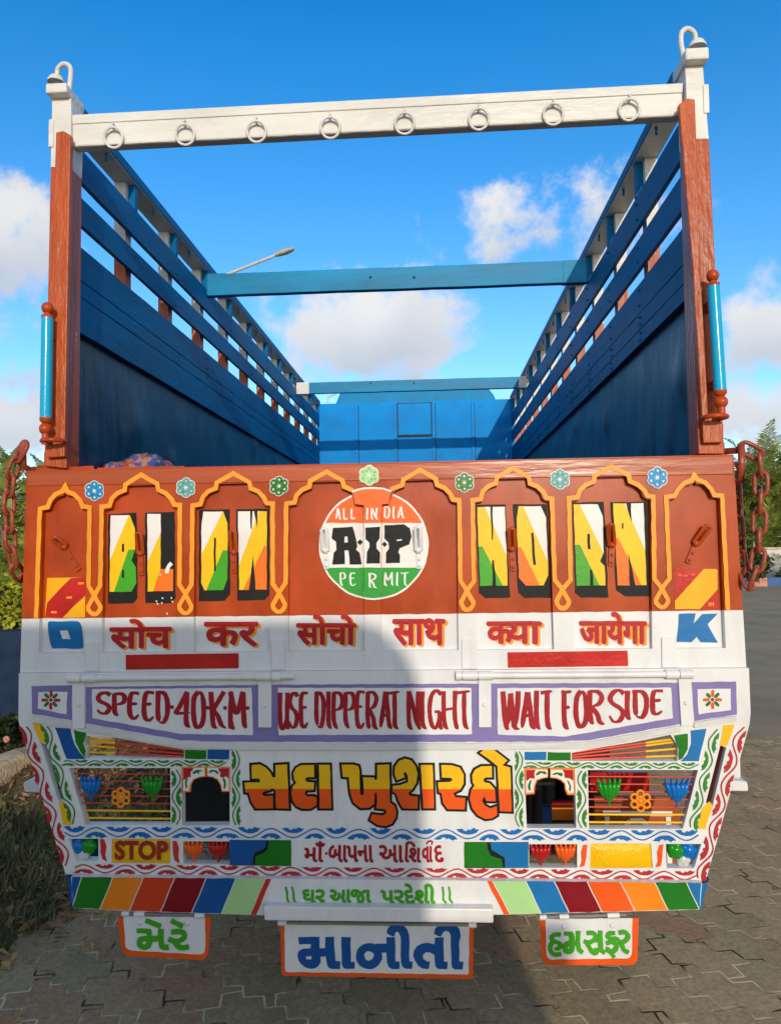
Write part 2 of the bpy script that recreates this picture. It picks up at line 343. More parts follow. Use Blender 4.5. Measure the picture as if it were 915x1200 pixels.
# brush letters: strokes in a unit box, y down
BR = {
 'S': [[(.95, .12), (.7, .02), (.35, .06), (.15, .25), (.3, .42), (.7, .55), (.88, .72), (.7, .93), (.35, .97), (.08, .80)]],
 'P': [[(.22, .03), (.2, .6), (.26, .86), (.5, 1.0)], [(.2, .06), (.7, .06), (.9, .22), (.78, .44), (.25, .52)]],
 'E': [[(.95, .05), (.45, .04), (.24, .2), (.2, .6), (.3, .9), (.6, .98), (.92, .84)], [(.2, .44), (.8, .42)]],
 'D': [[(.22, .03), (.2, .6), (.28, .92)], [(.05, .05), (.6, .06), (.88, .3), (.85, .72), (.6, .96), (.28, .93)]],
 '4': [[(.75, .02), (.3, .42), (.06, .6), (.98, .58)], [(.74, .02), (.7, .6), (.76, .88), (.98, 1.0)]],
 '0': [[(.5, .03), (.2, .2), (.16, .6), (.3, .92), (.55, .97), (.82, .8), (.86, .35), (.7, .08), (.48, .03)]],
 'K': [[(.1, .02), (.16, .6), (.22, .9), (.42, 1.0)], [(.85, .02), (.55, .25), (.25, .5), (.5, .66), (.66, .9), (.95, 1.0)]],
 'M': [[(.16, 1.0), (.12, .8), (.16, .02)], [(.14, .04), (.34, .5), (.48, .62)], [(.8, .02), (.62, .4), (.48, .62)], [(.82, .03), (.84, .7), (.88, .9), (1.0, 1.0)], [(.14, .8), (.2, .95), (.36, 1.0)]],
 'U': [[(.16, .02), (.16, .6), (.3, .94), (.55, .95), (.8, .6)], [(.82, .02), (.8, .6), (.84, .9), (1.0, 1.0)]],
 'I': [[(.45, .02), (.42, .5), (.46, .88), (.72, 1.0)]],
 'R': [[(.2, .03), (.2, .6), (.26, .9), (.42, .98)], [(.15, .05), (.6, .05), (.85, .2), (.7, .4), (.3, .48)], [(.3, .48), (.62, .72), (.74, .92), (1.0, 1.0)]],
 'A': [[(.48, .03), (.26, .55), (.1, .96)], [(.5, .03), (.66, .5), (.78, .88), (1.0, 1.0)], [(.26, .66), (.72, .62)]],
 'T': [[(.02, .08), (.4, .06), (1.0, .03)], [(.55, .06), (.55, .6), (.62, .9), (.9, 1.0)]],
 'N': [[(.16, .02), (.14, .6), (.2, .9), (.38, 1.0)], [(.18, .04), (.5, .5), (.76, .94)], [(.84, .02), (.8, .6), (.84, .92), (1.0, 1.0)]],
 'G': [[(.92, .12), (.6, .02), (.28, .18), (.16, .55), (.3, .9), (.6, .95), (.8, .6)], [(.5, .56), (.86, .54)], [(.82, .54), (.82, .9), (1.0, 1.0)]],
 'H': [[(.14, .02), (.14, .6), (.2, .9), (.4, 1.0)], [(.16, .5), (.82, .46)], [(.82, .02), (.8, .6), (.86, .9), (1.0, 1.0)]],
 'W': [[(.06, .02), (.2, .7), (.3, .94), (.42, 1.0)], [(.5, .1), (.42, .6), (.32, .92)], [(.5, .08), (.66, .75), (.76, .95), (.98, 1.0)], [(.92, .02), (.88, .5), (.74, .93)]],
 'F': [[(.3, .03), (.3, .6), (.38, .9), (.7, 1.0)], [(.02, .05), (.5, .06), (.98, .04)], [(.3, .46), (.8, .42)]],
 'O': [[(.5, .03), (.2, .2), (.16, .6), (.3, .92), (.55, .97), (.82, .8), (.86, .35), (.7, .08), (.48, .03)]],
 'L': [[(.2, .02), (.18, .7), (.3, .95), (.7, .96), (.95, .85)]],
}
def brush(mb, ch, x0, x1, y0, y1, w, mat, Y, nib=.42):
    for i, st in enumerate(BR[ch]):
        j = lambda: random.uniform(-.012, .012)
        pts = [(x0+(.07+.86*x+j())*(x1-x0), y0+(y+j()*.5)*(y1-y0)) for x, y in st]
        dd = pts[0][0]-pts[-1][0]
        mb.ribbon(pts, w, mat, Y-.0002*i, smooth=5, lift=.00018, nib=nib, taper=lambda t: 1.0 if t < .78 else 1.0-.62*(t-.78)/.22)
LEAF = [(-.86, -.34), (-.66, .05), (-.38, .36), (-.05, .50), (.3, .46), (.6, .22), (.84, -.32), (.60, -.30), (.46, -.52), (.30, -.34), (.14, -.16), (.04, -.34), (-.12, -.02), (-.3, -.12), (-.38, -.42), (-.58, -.40)]
def vine(mb, p0, p1, amp, period, mat, Y, lw=1.3, phase=0.0, leafh=1.25, leafl=.31):
    p0, p1 = Vector(p0), Vector(p1); d = p1-p0; L_ = d.length; d /= L_; n = Vector((d.y, -d.x)); nper = max(1, round(L_/period*2))/2; per = L_/nper
    pts = []; k = int(nper*16)
    for i in range(k+1):
        t = L_*i/k; pts.append(p0+d*t+n*(amp*math.sin(2*math.pi*t/per+phase)))
    mb.ribbon(pts, lw*1.15, mat, Y)
    t = per*((.25-phase/(2*math.pi)) % .5); 
    while t < L_:
        sg = 1 if math.sin(2*math.pi*t/per+phase) > 0 else -1; c = p0+d*t-n*(sg*amp*.68); s_ = per*leafl*random.uniform(.9, 1.08); h = amp*1.12*leafh*random.uniform(.9, 1.1); fl = 1
        lp = [c+d*(a*s_*fl)+n*(sg*b*h) for a, b in LEAF]
        if min(t, L_-t) > s_*.4: mb.paint([[tuple(q) for q in lp]], mat, Y-.0003)
        t += per/2

# ---------------------------------------------------------------- things
def thing(name, label, cat, loc=(0, 0, 0), group=None, rz=0):
    o = bpy.data.objects.new(name, None); COL.objects.link(o); o.location = loc; o.rotation_euler = (0, 0, rz); o.empty_display_size = .2
    return tag(o, label, cat, group)
def tag(o, label=None, cat=None, group=None, kind=None):
    if label: o['label'] = label
    if cat: o['category'] = cat
    if group: o['group'] = group
    if kind: o['kind'] = kind
    return o
# ================================================================ the setting
def ground_mats():
    mt, N, L, P = node_mat('paving_blocks')
    tc = N.new('ShaderNodeTexCoord'); mp = N.new('ShaderNodeMapping'); mp.inputs['Rotation'].default_value = (0, 0, R(33)); L.new(tc.outputs['Object'], mp.inputs[0])
    sx = N.new('ShaderNodeSeparateXYZ'); L.new(mp.outputs[0], sx.inputs[0])
    def M(op, a, b=None):
        n = N.new('ShaderNodeMath'); n.operation = op
        for i, x in enumerate((a, b)):
            if x is None: continue
            if isinstance(x, (int, float)): n.inputs[i].default_value = x
            else: L.new(x, n.inputs[i])
        return n.outputs[0]
    def tri(x, p, a): return M('MULTIPLY', M('SUBTRACT', M('PINGPONG', M('DIVIDE', x, p), 0.5), 0.25), a*4)
    nz = N.new('ShaderNodeTexNoise'); nz.inputs['Scale'].default_value = 9; L.new(tc.outputs['Object'], nz.inputs[0])
    wob = M('MULTIPLY', M('SUBTRACT', nz.outputs[0], .5), .022)
    bx = M('ADD', M('ADD', sx.outputs[0], tri(sx.outputs[1], .115, .026)), wob); by = M('ADD', M('ADD', sx.outputs[1], tri(sx.outputs[0], .11, .024)), wob)
    cb = N.new('ShaderNodeCombineXYZ'); L.new(bx, cb.inputs[0]); L.new(by, cb.inputs[1])
    bk = N.new('ShaderNodeTexBrick'); bk.inputs['Scale'].default_value = 1; bk.inputs['Brick Width'].default_value = .33; bk.inputs['Row Height'].default_value = .185
    bk.inputs['Mortar Size'].default_value = .0072; bk.inputs['Mortar Smooth'].default_value = .4; bk.inputs['Bias'].default_value = 0
    bk.inputs['Color1'].default_value = (0, 0, 0, 1); bk.inputs['Color2'].default_value = (1, 1, 1, 1); bk.inputs['Mortar'].default_value = (.5, .5, .5, 1); L.new(cb.outputs[0], bk.inputs[0])
    big = N.new('ShaderNodeTexNoise'); big.inputs['Scale'].default_value = .9; big.inputs['Detail'].default_value = 3; L.new(tc.outputs['Object'], big.inputs[0])
    red = M('ADD', M('MULTIPLY', bk.outputs[0], .55), M('MULTIPLY', big.outputs[0], .8))
    cr = N.new('ShaderNodeValToRGB'); e = cr.color_ramp.elements; e[0].position = .45; e[0].color = (.40, .295, .165, 1); e[1].position = 1.0; e[1].color = (.46, .265, .155, 1)
    x = cr.color_ramp.elements.new(.62); x.color = (.47, .355, .20, 1); x = cr.color_ramp.elements.new(.82); x.color = (.48, .335, .19, 1); L.new(red, cr.inputs[0])
    fine = N.new('ShaderNodeTexNoise'); fine.inputs['Scale'].default_value = 55; fine.inputs['Detail'].default_value = 8; fine.inputs['Roughness'].default_value = .7; L.new(tc.outputs['Object'], fine.inputs[0])
    mr = N.new('ShaderNodeMapRange'); mr.inputs[1].default_value = .3; mr.inputs[2].default_value = .7; mr.inputs[3].default_value = .68; mr.inputs[4].default_value = 1.3; L.new(fine.outputs[0], mr.inputs[0])
    mu = N.new('ShaderNodeMix'); mu.data_type = 'RGBA'; mu.blend_type = 'MULTIPLY'; mu.inputs[0].default_value = 1; L.new(cr.outputs[0], mu.inputs[6]); L.new(mr.outputs[0], mu.inputs[7])
    st = N.new('ShaderNodeTexNoise'); st.inputs['Scale'].default_value = 2.6; st.inputs['Detail'].default_value = 6; L.new(tc.outputs['Object'], st.inputs[0])
    sr = N.new('ShaderNodeMapRange'); sr.inputs[1].default_value = .55; sr.inputs[2].default_value = .75; sr.inputs[4].default_value = .55; L.new(st.outputs[0], sr.inputs[0])
    ms = N.new('ShaderNodeMix'); ms.data_type = 'RGBA'; L.new(sr.outputs[0], ms.inputs[0]); L.new(mu.outputs[2], ms.inputs[6]); ms.inputs[7].default_value = (.19, .145, .09, 1)
    jn = N.new('ShaderNodeTexNoise'); jn.inputs['Scale'].default_value = 5; jn.inputs['Detail'].default_value = 4; L.new(tc.outputs['Object'], jn.inputs[0])
    jr = N.new('ShaderNodeMapRange'); jr.inputs[1].default_value = .38; jr.inputs[2].default_value = .58; L.new(jn.outputs[0], jr.inputs[0])
    jc = N.new('ShaderNodeMix'); jc.data_type = 'RGBA'; L.new(jr.outputs[0], jc.inputs[0]); jc.inputs[6].default_value = (.06, .048, .033, 1); jc.inputs[7].default_value = (.85, .66, .40, 1)
    mj = N.new('ShaderNodeMix'); mj.data_type = 'RGBA'; L.new(bk.outputs['Fac'], mj.inputs[0]); L.new(ms.outputs[2], mj.inputs[6]); L.new(jc.outputs[2], mj.inputs[7])
    L.new(mj.outputs[2], P.inputs['Base Color']); P.inputs['Roughness'].default_value = .9; P.inputs['Specular IOR Level'].default_value = .12
    hh = M('ADD', M('MULTIPLY', M('SUBTRACT', 1.0, bk.outputs['Fac']), 1.0), M('MULTIPLY', fine.outputs[0], .35))
    b = N.new('ShaderNodeBump'); b.inputs['Strength'].default_value = .7; b.inputs['Distance'].default_value = .008; L.new(hh, b.inputs['Height']); L.new(b.outputs[0], P.inputs['Normal'])
    return mt
PAVE = ground_mats()
def earthy(name, c1, c2, sc, bump=.6, dist=.02, rough=.95, sc2=60):
    mt, N, L, P = node_mat(name); tc = N.new('ShaderNodeTexCoord')
    n = N.new('ShaderNodeTexNoise'); n.inputs['Scale'].default_value = sc; n.inputs['Detail'].default_value = 8; n.inputs['Roughness'].default_value = .65; L.new(tc.outputs['Object'], n.inputs[0])
    cr = N.new('ShaderNodeValToRGB'); cr.color_ramp.elements[0].position = .35; cr.color_ramp.elements[1].position = .68; cr.color_ramp.elements[0].color = (*c1, 1); cr.color_ramp.elements[1].color = (*c2, 1); L.new(n.outputs[0], cr.inputs[0])
    L.new(cr.outputs[0], P.inputs['Base Color']); P.inputs['Roughness'].default_value = rough; P.inputs['Specular IOR Level'].default_value = .12
    n2 = N.new('ShaderNodeTexNoise'); n2.inputs['Scale'].default_value = sc2; n2.inputs['Detail'].default_value = 6; L.new(tc.outputs['Object'], n2.inputs[0])
    b = N.new('ShaderNodeBump'); b.inputs['Strength'].default_value = bump; b.inputs['Distance'].default_value = dist; L.new(n2.outputs[0], b.inputs['Height']); L.new(b.outputs[0], P.inputs['Normal'])
    return mt
EARTH = earthy('dry_earth', (.10, .075, .045), (.21, .165, .10), 3)
SOIL = earthy('leafy_soil', (.09, .07, .042), (.25, .18, .10), 9, 1.0, .04)
ASPH = earthy('asphalt', (.29, .225, .145), (.41, .33, .215), 1.3, .5, .01, .85, 130)
CONC = earthy('kerb_concrete', (.46, .37, .24), (.72, .60, .42), 6, .7, .015, .9, 40)
PLAST = earthy('white_plaster', (.55, .54, .52), (.70, .69, .66), 2, .2, .01, .9)
NAVY = paint('navy_wall_paint', (.006, .022, .06), .5, .25, .3, 20, dirt=.45)

def plane(name, pts, z, mat):
    mb = MB(); mb.sheet([[Vector((x, y, z)) for x, y in pts]], mat); return tag(mb.build(name), kind='structure')
plane('ground', [(-400, -300), (400, -300), (400, 900), (-400, 900)], 0, EARTH)
plane('road', [(-60, 2.4), (120, 3.2), (120, 26.0), (-60, 24.5)], .004, ASPH)
plane('pavement', [(-9, -14), (14, -14), (14, 4.6), (-9, 3.4)], .008, PAVE)

# ================================================================ the truck
truck = thing('cargo_truck', 'open cargo truck seen from behind with hand painted tailgate and blue slatted sides', 'truck', (0, 0, 0))
def T(mb, name, parent=truck, bevel=0, label=None):
    o = mb.build(name, parent, bevel)
    if label: o['label'] = label
    return o
lerp = lambda a, b, t: a+(b-a)*t
YR = .022                                            # depth of the recessed arch boards
ysh = lambda x: 598.7-.0182*(x-50)
ybo = lambda x: 765.5-.0075*(x-50)
ysp = lambda x: 725.0-.0122*(x-50)
PAN = [(50.5, 102.5, 45.5, 99.5), (122.5, 208.3, 119.5, 206.5), (228.8, 316.8, 227, 316), (338.5, 426, 337.4, 427), (447, 535.3, 446.5, 537), (556.6, 643.7, 559.6, 649), (669.7, 762.2, 672.7, 764), (784, 842.5, 790, 850)]
ARW = [((x-50)/572, (y-345)/6.664) for x, y in [(50, 345), (105, 335), (118, 300), (125, 275), (140, 250), (165, 232), (190, 220), (222, 212), (232, 160), (445, 158), (460, 212), (490, 220), (515, 235), (540, 258), (555, 285), (565, 315), (582, 335), (622, 345)]]
ARN = [((x-125)/253, (y-265)/4.9) for x, y in [(125, 265), (160, 260), (170, 235), (182, 215), (196, 198), (215, 185), (240, 180), (252, 166), (264, 180), (280, 180), (300, 185), (316, 198), (328, 215), (336, 238), (345, 255), (378, 265)]]
def arch(i):
    xl, xr = PAN[i][:2]; t = ARN if i in (0, 7) else ARW
    return [(xl+(xr-xl)*u, ysh(xl+(xr-xl)*u)+dy) for u, dy in t]
def edge(i, rt, y):
    a = PAN[i][1 if rt else 0]; b = PAN[i][3 if rt else 2]; return lerp(a, b, (y-ysh(a))/(ybo(b)-ysh(a)))
TL, TR, BR_, BL_ = (31.7, 551.7), (859, 532.6), (874, 782), (24, 788)
def sp(i, rt):
    y = ysp(PAN[i][1 if rt else 0]); return (edge(i, rt, y), y)
LSP, RSP = (26.0, ysp(26)), (870.0, ysp(870))
out = [TL, TR, RSP]
for i in range(7, -1, -1): out += [sp(i, 1)] + arch(i)[::-1] + [sp(i, 0)]
out += [LSP]
mb = MB(); mb.prism(out, 0, YR, OXIDE, back=False)
# the board behind and the edges
mb.prism([TL, TR, BR_, BL_], YR+.002, .062, OXIDE)
tailgate = T(mb, 'tailgate', label='oxide red and white steel tailgate with a row of arched panels')
mb = MB(); out = [BL_, BR_, RSP]
for i in range(7, -1, -1): out += [sp(i, 1), (PAN[i][3], ybo(PAN[i][3])), (PAN[i][2], ybo(PAN[i][2])), sp(i, 0)]
out += [LSP]; mb.prism(out, 0, YR, WHITE, back=False); T(mb, 'lower_frame', tailgate)
mb = MB()       # rolled top rail
a, b = PY(32.5, 552.5, 0), PY(858.5, 533.5, 0); a2, b2 = PY(32.5, 570, 0), PY(859.5, 556, 0)
mb.obox([a2+Vector((0, -.003, 0)), b2+Vector((0, -.003, 0)), a2+Vector((0, .05, 0)), b2+Vector((0, .05, 0)), a+Vector((0, -.003, 0)), b+Vector((0, -.003, 0)), a+Vector((0, .068, 0)), b+Vector((0, .068, 0))], OXRAIL)
T(mb, 'top_rail', tailgate, .003)
for i in range(8):
    xl, xr, xb, xc = PAN[i]; mb = MB(); g = 8
    sl_, sr_ = ysp(xl), ysp(xr)
    mb.paint([(xl-g, 548), (xr+g, 546), (xr+g+1, sr_), (xl-g-1, sl_)], OXIDE, YR); mb.paint([(xl-g-1, sl_), (xr+g+1, sr_), (xc+g, ybo(xc)+4), (xb-g, ybo(xb)+4)], WHITE, YR)
    T(mb, 'arch_panel', tailgate)
# amber outlines
YW = [((x-50)/572, (y-345)/6.664) for x, y in [(30, 322), (92, 314), (108, 258), (150, 216), (208, 194), (215, 150), (340, 78), (462, 150), (472, 198), (530, 224), (575, 272), (594, 314), (640, 320)]]
YN = [((x-125)/253, (y-265)/4.9) for x, y in [(108, 250), (152, 244), (168, 205), (198, 172), (238, 155), (252, 128), (266, 155), (305, 172), (338, 210), (352, 244), (392, 248)]]
W_ = 5.2
for i in range(8):
    xl, xr = PAN[i][:2]; t = YN if i in (0, 7) else YW
    pts = [(xl+(xr-xl)*u, ysh(xl+(xr-xl)*u)+dy) for u, dy in t]
    if i == 3: pts = pts[:-3]+[(413.5, 574.5)]
    if i == 4: pts = [(457.5, 574)]+pts[3:]
    yl = ysp(xl)-37
    if i != 4:
        if i == 0: pts = [(PAN[0][2]-2.8, ysp(45)-.5)]+pts
        else:
            mid = (PAN[i-1][1]+xl)/2+.5*(PAN[i-1][3]+PAN[i][2]-PAN[i-1][1]-xl)*.55; pts = [(mid-7.2, yl+24), (mid+.5, yl+9.5), (edge(i, 0, yl)-3.2, yl-1)]+pts
    if i != 3:
        if i == 7: pts = pts+[(PAN[7][3]+2.4, ysp(846)-.5)]
        else:
            yq = ysp(xr)-37; mid = (xr+PAN[i+1][0])/2+.5*(PAN[i][3]+PAN[i+1][2]-xr-PAN[i+1][0])*.55
            pts = pts+[(edge(i, 1, yq)+3.2, yq-1), (mid-.5, yq+9.5), (mid+7.2, yq+24)]
    mb = MB(); mb.ribbon(pts, W_, YELLOW, -.0042)
    if i not in (3, 7):
        yq = ysp(xr)-37; mid = (xr+PAN[i+1][0])/2+.5*(PAN[i][3]+PAN[i+1][2]-xr-PAN[i+1][0])*.55
        mb.ribbon([(mid-7, yq+22), (mid-6.6, yq+27), (mid-3, yq+31.5), (mid, yq+32.3), (mid+3, yq+31.5), (mid+6.6, yq+27), (mid+7, yq+22)], W_, YELLOW, -.0048, smooth=3)
    T(mb, 'arch_outline', tailgate)
# rosettes
for (x, y, c, rr) in ((111, 575, AZURE, 12), (218, 571.5, TEAL, 12), (327, 569.5, DGRN, 12), (432.5, 557, LTGR, 12.3), (544, 565.5, DGRN, 12), (656, 561.5, TEAL, 12.3), (770, 559.5, AZURE, 12.8)):
    mb = MB(); n = 6; ring = []
    for k in range(72):
        a = 2*math.pi*k/72; q = rr*(.86+.14*abs(math.cos(a*n/2+math.pi/2*0)))
        ring.append((x+q*math.sin(a), y-q*math.cos(a)))
    mb.paint(ring, WPAINT, -.0045)
    for k in range(n):
        a = 2*math.pi*k/n; L1 = [(.10, 0), (.42, .30), (.72, .37), (.90, .2), (.94, 0), (.90, -.2), (.72, -.37), (.42, -.30)]
        mb.paint([(x+rr*(p*math.sin(a)+q*math.cos(a)), y-rr*(p*math.cos(a)-q*math.sin(a))) for p, q in L1], c, -.005)
        mb.paint([(x+rr*(p*math.sin(a)+q*math.cos(a)), y-rr*(p*math.cos(a)-q*math.sin(a))) for p, q in [(.5, .03), (.66, .12), (.74, 0), (.66, -.12)]], WPAINT if c in (AZURE, DGRN) else TEAL if c is LTGR else LTGR, -.0055)
    T(mb, 'flower_rosette', tailgate)
# ---- BLOW HORN
k2 = lambda p: K(115, 545, 6.664, p); k3 = lambda p: K(225, 545, 6.664, p); k6 = lambda p: K(545, 540, 6.483, p); k7 = lambda p: K(655, 540, 6.483, p)
def letter(kk, slab, fill, cuts, wl, cl, col, right, cy=None):
    """wl: white/yellow boundary; cl: second boundary"""
    mb = MB(); mb.paint(kk(slab), BLACK, YR-.0012)
    w = kk(wl); c_ = kk(cl); yc = kk([(0, cy)])[0][1] if cy else -1
    def fn(c):
        s1 = side(c, *w); s2 = side(c, *c_)
        if right: wh = s1 > 0; co = s2 < 0     # boundaries fall to the left
        else: wh = s1 < 0; co = s2 > 0
        if wh: return WPAINT
        return col if (co and c[1] > yc) else LYEL
    ln = [w, c_] + ([((0, yc), (900, yc-3))] if cy else [])
    banded(mb, kk(fill), YR-.0022, ln, fn)
    for c in cuts: mb.paint(kk(c), BLACK, YR-.0030)
    return mb
L_ = []
m1 = letter(k2, [(80, 385), (300, 372), (305, 440), (310, 1040), (275, 1080), (80, 1083)], [(98, 392), (248, 392), (290, 495), (292, 660), (262, 745), (297, 800), (300, 920), (262, 990), (90, 990)], [[(188, 615), (205, 615), (205, 678), (188, 678)], [(188, 818), (205, 818), (205, 880), (188, 880)]], [(240, 392), (95, 740)], [(245, 640), (125, 990)], LGRN, True, 660); T(m1, 'lettering', tailgate)
m1 = letter(k2, [(368, 372), (600, 365), (605, 1040), (570, 1078), (370, 1078)], [(385, 382), (490, 380), (490, 812), (588, 812), (588, 983), (390, 988)], [], [(488, 530), (392, 745)], [(500, 780), (430, 988)], LORG, True)
m1.ribbon(k2([(578, 765), (558, 785), (542, 815), (535, 845)]), 4.2, WPAINT, YR-.004, smooth=3)
for q in [(455, 1065), (465, 1085), (502, 1040), (498, 1078), (572, 1038), (580, 1068), (540, 1160), (485, 858)]: m1.paint(k2([(q[0]-5, q[1]-8), (q[0]+6, q[1]-6), (q[0]+5, q[1]+7), (q[0]-3, q[1]+6)]), WPAINT, YR-.004)
T(m1, 'lettering', tailgate)
m1 = letter(k3, [(55, 350), (295, 345), (300, 1010), (255, 1060), (55, 1065)], [(92, 365), (245, 363), (280, 460), (278, 890), (245, 975), (98, 980), (75, 920), (75, 460)], [[(172, 568), (187, 568), (187, 828), (172, 828)]], [(240, 365), (78, 690)], [(240, 668), (112, 980)], LGRN, True, 672); T(m1, 'lettering', tailgate)
m1 = letter(k3, [(345, 345), (605, 340), (605, 1010), (565, 1055), (355, 1058)], [(360, 360), (585, 360), (585, 972), (370, 975)], [[(453, 355), (472, 355), (469, 500), (460, 498)], [(483, 355), (512, 355), (512, 495)], [(478, 705), (498, 976), (445, 976)]], [(512, 395), (375, 765)], [(560, 640), (400, 975)], LORG, True, 640); T(m1, 'lettering', tailgate)
m1 = letter(k6, [(75, 335), (305, 330), (340, 1040), (150, 1045), (105, 1000)], [(90, 352), (300, 348), (322, 948), (112, 950)], [[(190, 348), (207, 348), (212, 597), (203, 597)], [(205, 755), (218, 755), (235, 950), (207, 950)]], [(150, 352), (300, 690)], [(130, 650), (285, 948)], LGRN, False, 650); T(m1, 'lettering', tailgate)
m1 = letter(k6, [(360, 330), (620, 330), (655, 1040), (450, 1042), (400, 1000)], [(405, 345), (575, 345), (612, 430), (630, 870), (592, 948), (460, 948), (408, 890), (390, 440)], [[(500, 548), (517, 548), (535, 788), (515, 790)]], [(440, 345), (615, 740)], [(430, 670), (565, 945)], LORG, False, 668); T(m1, 'lettering', tailgate)
m1 = letter(k7, [(95, 318), (335, 310), (345, 420), (372, 1038), (165, 1040), (120, 1000)], [(108, 330), (290, 330), (332, 420), (335, 700), (312, 765), (345, 800), (352, 945), (130, 948)], [[(213, 555), (232, 555), (238, 670), (218, 670)], [(232, 828), (250, 828), (260, 947), (235, 947)]], [(155, 330), (335, 700)], [(155, 635), (305, 945)], LGRN, False, 630); T(m1, 'lettering', tailgate)
m1 = letter(k7, [(385, 315), (670, 310), (688, 1030), (500, 1030), (430, 985)], [(408, 325), (640, 322), (662, 945), (445, 948)], [[(508, 322), (545, 322), (548, 470)], [(525, 700), (580, 947), (535, 947)], [(476, 472), (486, 470), (486, 515), (474, 515)]], [(495, 322), (655, 690)], [(455, 600), (625, 945)], LORG, False, 600); T(m1, 'lettering', tailgate)
# ---- O and K
ko = lambda p: K(25, 545, 4.9, p); kk_ = lambda p: K(765, 540, 4.8, p)
mb = MB(); mb.paint([ko([(155, 903), (165, 897), (325, 897), (340, 905), (350, 930), (358, 1045), (345, 1055), (180, 1053), (168, 1030), (152, 930)]), ko([(222, 950), (268, 950), (285, 1000), (238, 1000)])], BLUEL, YR-.0012); T(mb, 'lettering', tailgate)
mb = MB(); mb.paint(kk_([(145, 860), (240, 858), (225, 915), (275, 862), (362, 860), (305, 920), (362, 1022), (265, 1022), (245, 990), (215, 1020), (132, 1020)]), BLUEL, YR-.0012); T(mb, 'lettering', tailgate)
# ---- reflective stickers
mb = MB(); mb.prism(ko([(150, 648), (370, 645), (367, 875), (137, 878)]), YR-.0012, YR-.0002, REFY, back=False)
mb.paint(ko([(285, 648), (370, 646), (368, 748), (238, 876), (138, 876), (150, 790)]), REFL, YR-.002)
for q in ((190, 845), (275, 760), (345, 680)): mb.paint(ko([(q[0]-16, q[1]-6), (q[0]+16, q[1]-6), (q[0]+16, q[1]+6), (q[0]-16, q[1]+6)]), YELLOW, YR-.0026)
T(mb, 'reflector_sticker', tailgate)
mb = MB(); mb.prism(kk_([(115, 608), (360, 606), (366, 832), (122, 834)]), YR-.0012, YR-.0002, REFL, back=False)
mb.paint(kk_([(285, 608), (350, 607), (361, 612), (363, 720), (262, 833), (122, 834), (121, 788)]), REFY, YR-.002); text(mb, '3M', (765+308/4.8, 540+796/4.8, 765+342/4.8, 540+818/4.8), YELLOW, YR-.0026, .3)
for q in ((150, 640), (182, 645), (222, 640)): mb.paint(kk_([(q[0]-12, q[1]-5), (q[0]+12, q[1]-5), (q[0]+12, q[1]+6), (q[0]-12, q[1]+6)]), LRED, YR-.0026)
T(mb, 'reflector_sticker', tailgate)
# ---- permit disc, running over panel, post and panel
DX, DY, DR = 437.9, 638.7, 64.2
def disc_strip(mb, x0, x1, Y, r_w, r_in):
    def clipc(r, y0=-999, y1=999, xa=x0, xb=x1):
        pts = [(DX+r*math.cos(2*math.pi*k/96), DY+r*math.sin(2*math.pi*k/96)) for k in range(96)]
        for (ax, lim, sg) in ((0, xa, 1), (0, xb, -1), (1, y0, 1), (1, y1, -1)):
            o = []
            for i in range(len(pts)):
                p, q = pts[i], pts[(i+1) % len(pts)]; fp, fq = (p[ax]-lim)*sg, (q[ax]-lim)*sg
                if fp >= 0: o.append(p)
                if fp*fq < 0: t = fp/(fp-fq); o.append((lerp(p[0], q[0], t), lerp(p[1], q[1], t)))
            pts = o
            if not pts: return None
        return pts
    for (r, a, b, mt, yy) in ((r_w, -999, 999, WPAINT, Y), (r_in, -999, 612.8, LRED2, Y-.0008), (r_in, 665.2, 999, LGRN2, Y-.0008)):
        p = clipc(r, a, b)
        if p: mb.paint(p, mt, yy)
LRED2 = paint('saffron_paint', (.82, .13, .006), .38, .07); LGRN2 = paint('flag_green_paint', (.02, .32, .03), .38, .07)
kd = lambda p: K(365, 565, 6.31, p)
mb = MB()
disc_strip(mb, 360, 426.2, YR-.0012, DR, DR-2.2); disc_strip(mb, 446.8, 520, YR-.0012, DR, DR-2.2); disc_strip(mb, 426.4, 446.6, -.0052, DR, DR-2.2)
mb.paint(kd([(298, 66), (330, 56), (385, 46), (455, 41), (530, 46), (592, 66), (583, 88), (575, 120), (571, 160), (520, 164), (520, 178), (387, 178), (387, 172), (322, 162), (312, 110)]), LRED2, -.0056)
mb.ribbon(kd([(298, 70), (330, 58), (385, 48), (455, 43), (530, 48), (590, 70)]), 2.2, WPAINT, -.0062)
T(mb, 'permit_disc', tailgate)
mb = MB()
A_ = [kd([(160, 338), (305, 330), (340, 470), (330, 500), (355, 520), (372, 608), (283, 608), (274, 505), (246, 505), (246, 608), (152, 608), (165, 520), (185, 500), (180, 440), (148, 415)]), kd([(243, 402), (264, 402), (269, 446), (243, 448)])]
mb.paint(A_, BLACK, YR-.0028)
mb.paint(kd([(398, 335), (505, 330), (505, 415), (482, 450), (480, 490), (505, 520), (507, 600), (408, 603), (408, 520), (430, 480), (428, 445), (400, 420)]), BLACK, -.0066)
mb.paint([kd([(537, 318), (680, 312), (725, 340), (740, 400), (720, 460), (650, 490), (640, 520), (655, 540), (655, 598), (552, 600), (550, 520), (572, 490), (570, 445), (540, 415)]), kd([(630, 425), (668, 422), (668, 434), (632, 436)])], BLACK, YR-.0028)
for (x, y, r) in ((360, 443, 22), (541, 458, 20)): mb.paint(kd([(x-r, y), (x, y-r), (x+r, y), (x, y+r)]), BLACK, YR-.0028)
def bl(ch, x0, x1, y0, y1, Y, w=2.1):
    (a, b), (c, d) = kd([(x0, y0), (x1, y1)]); brush(mb, ch, a, c, b, d, w, WPAINT, Y)
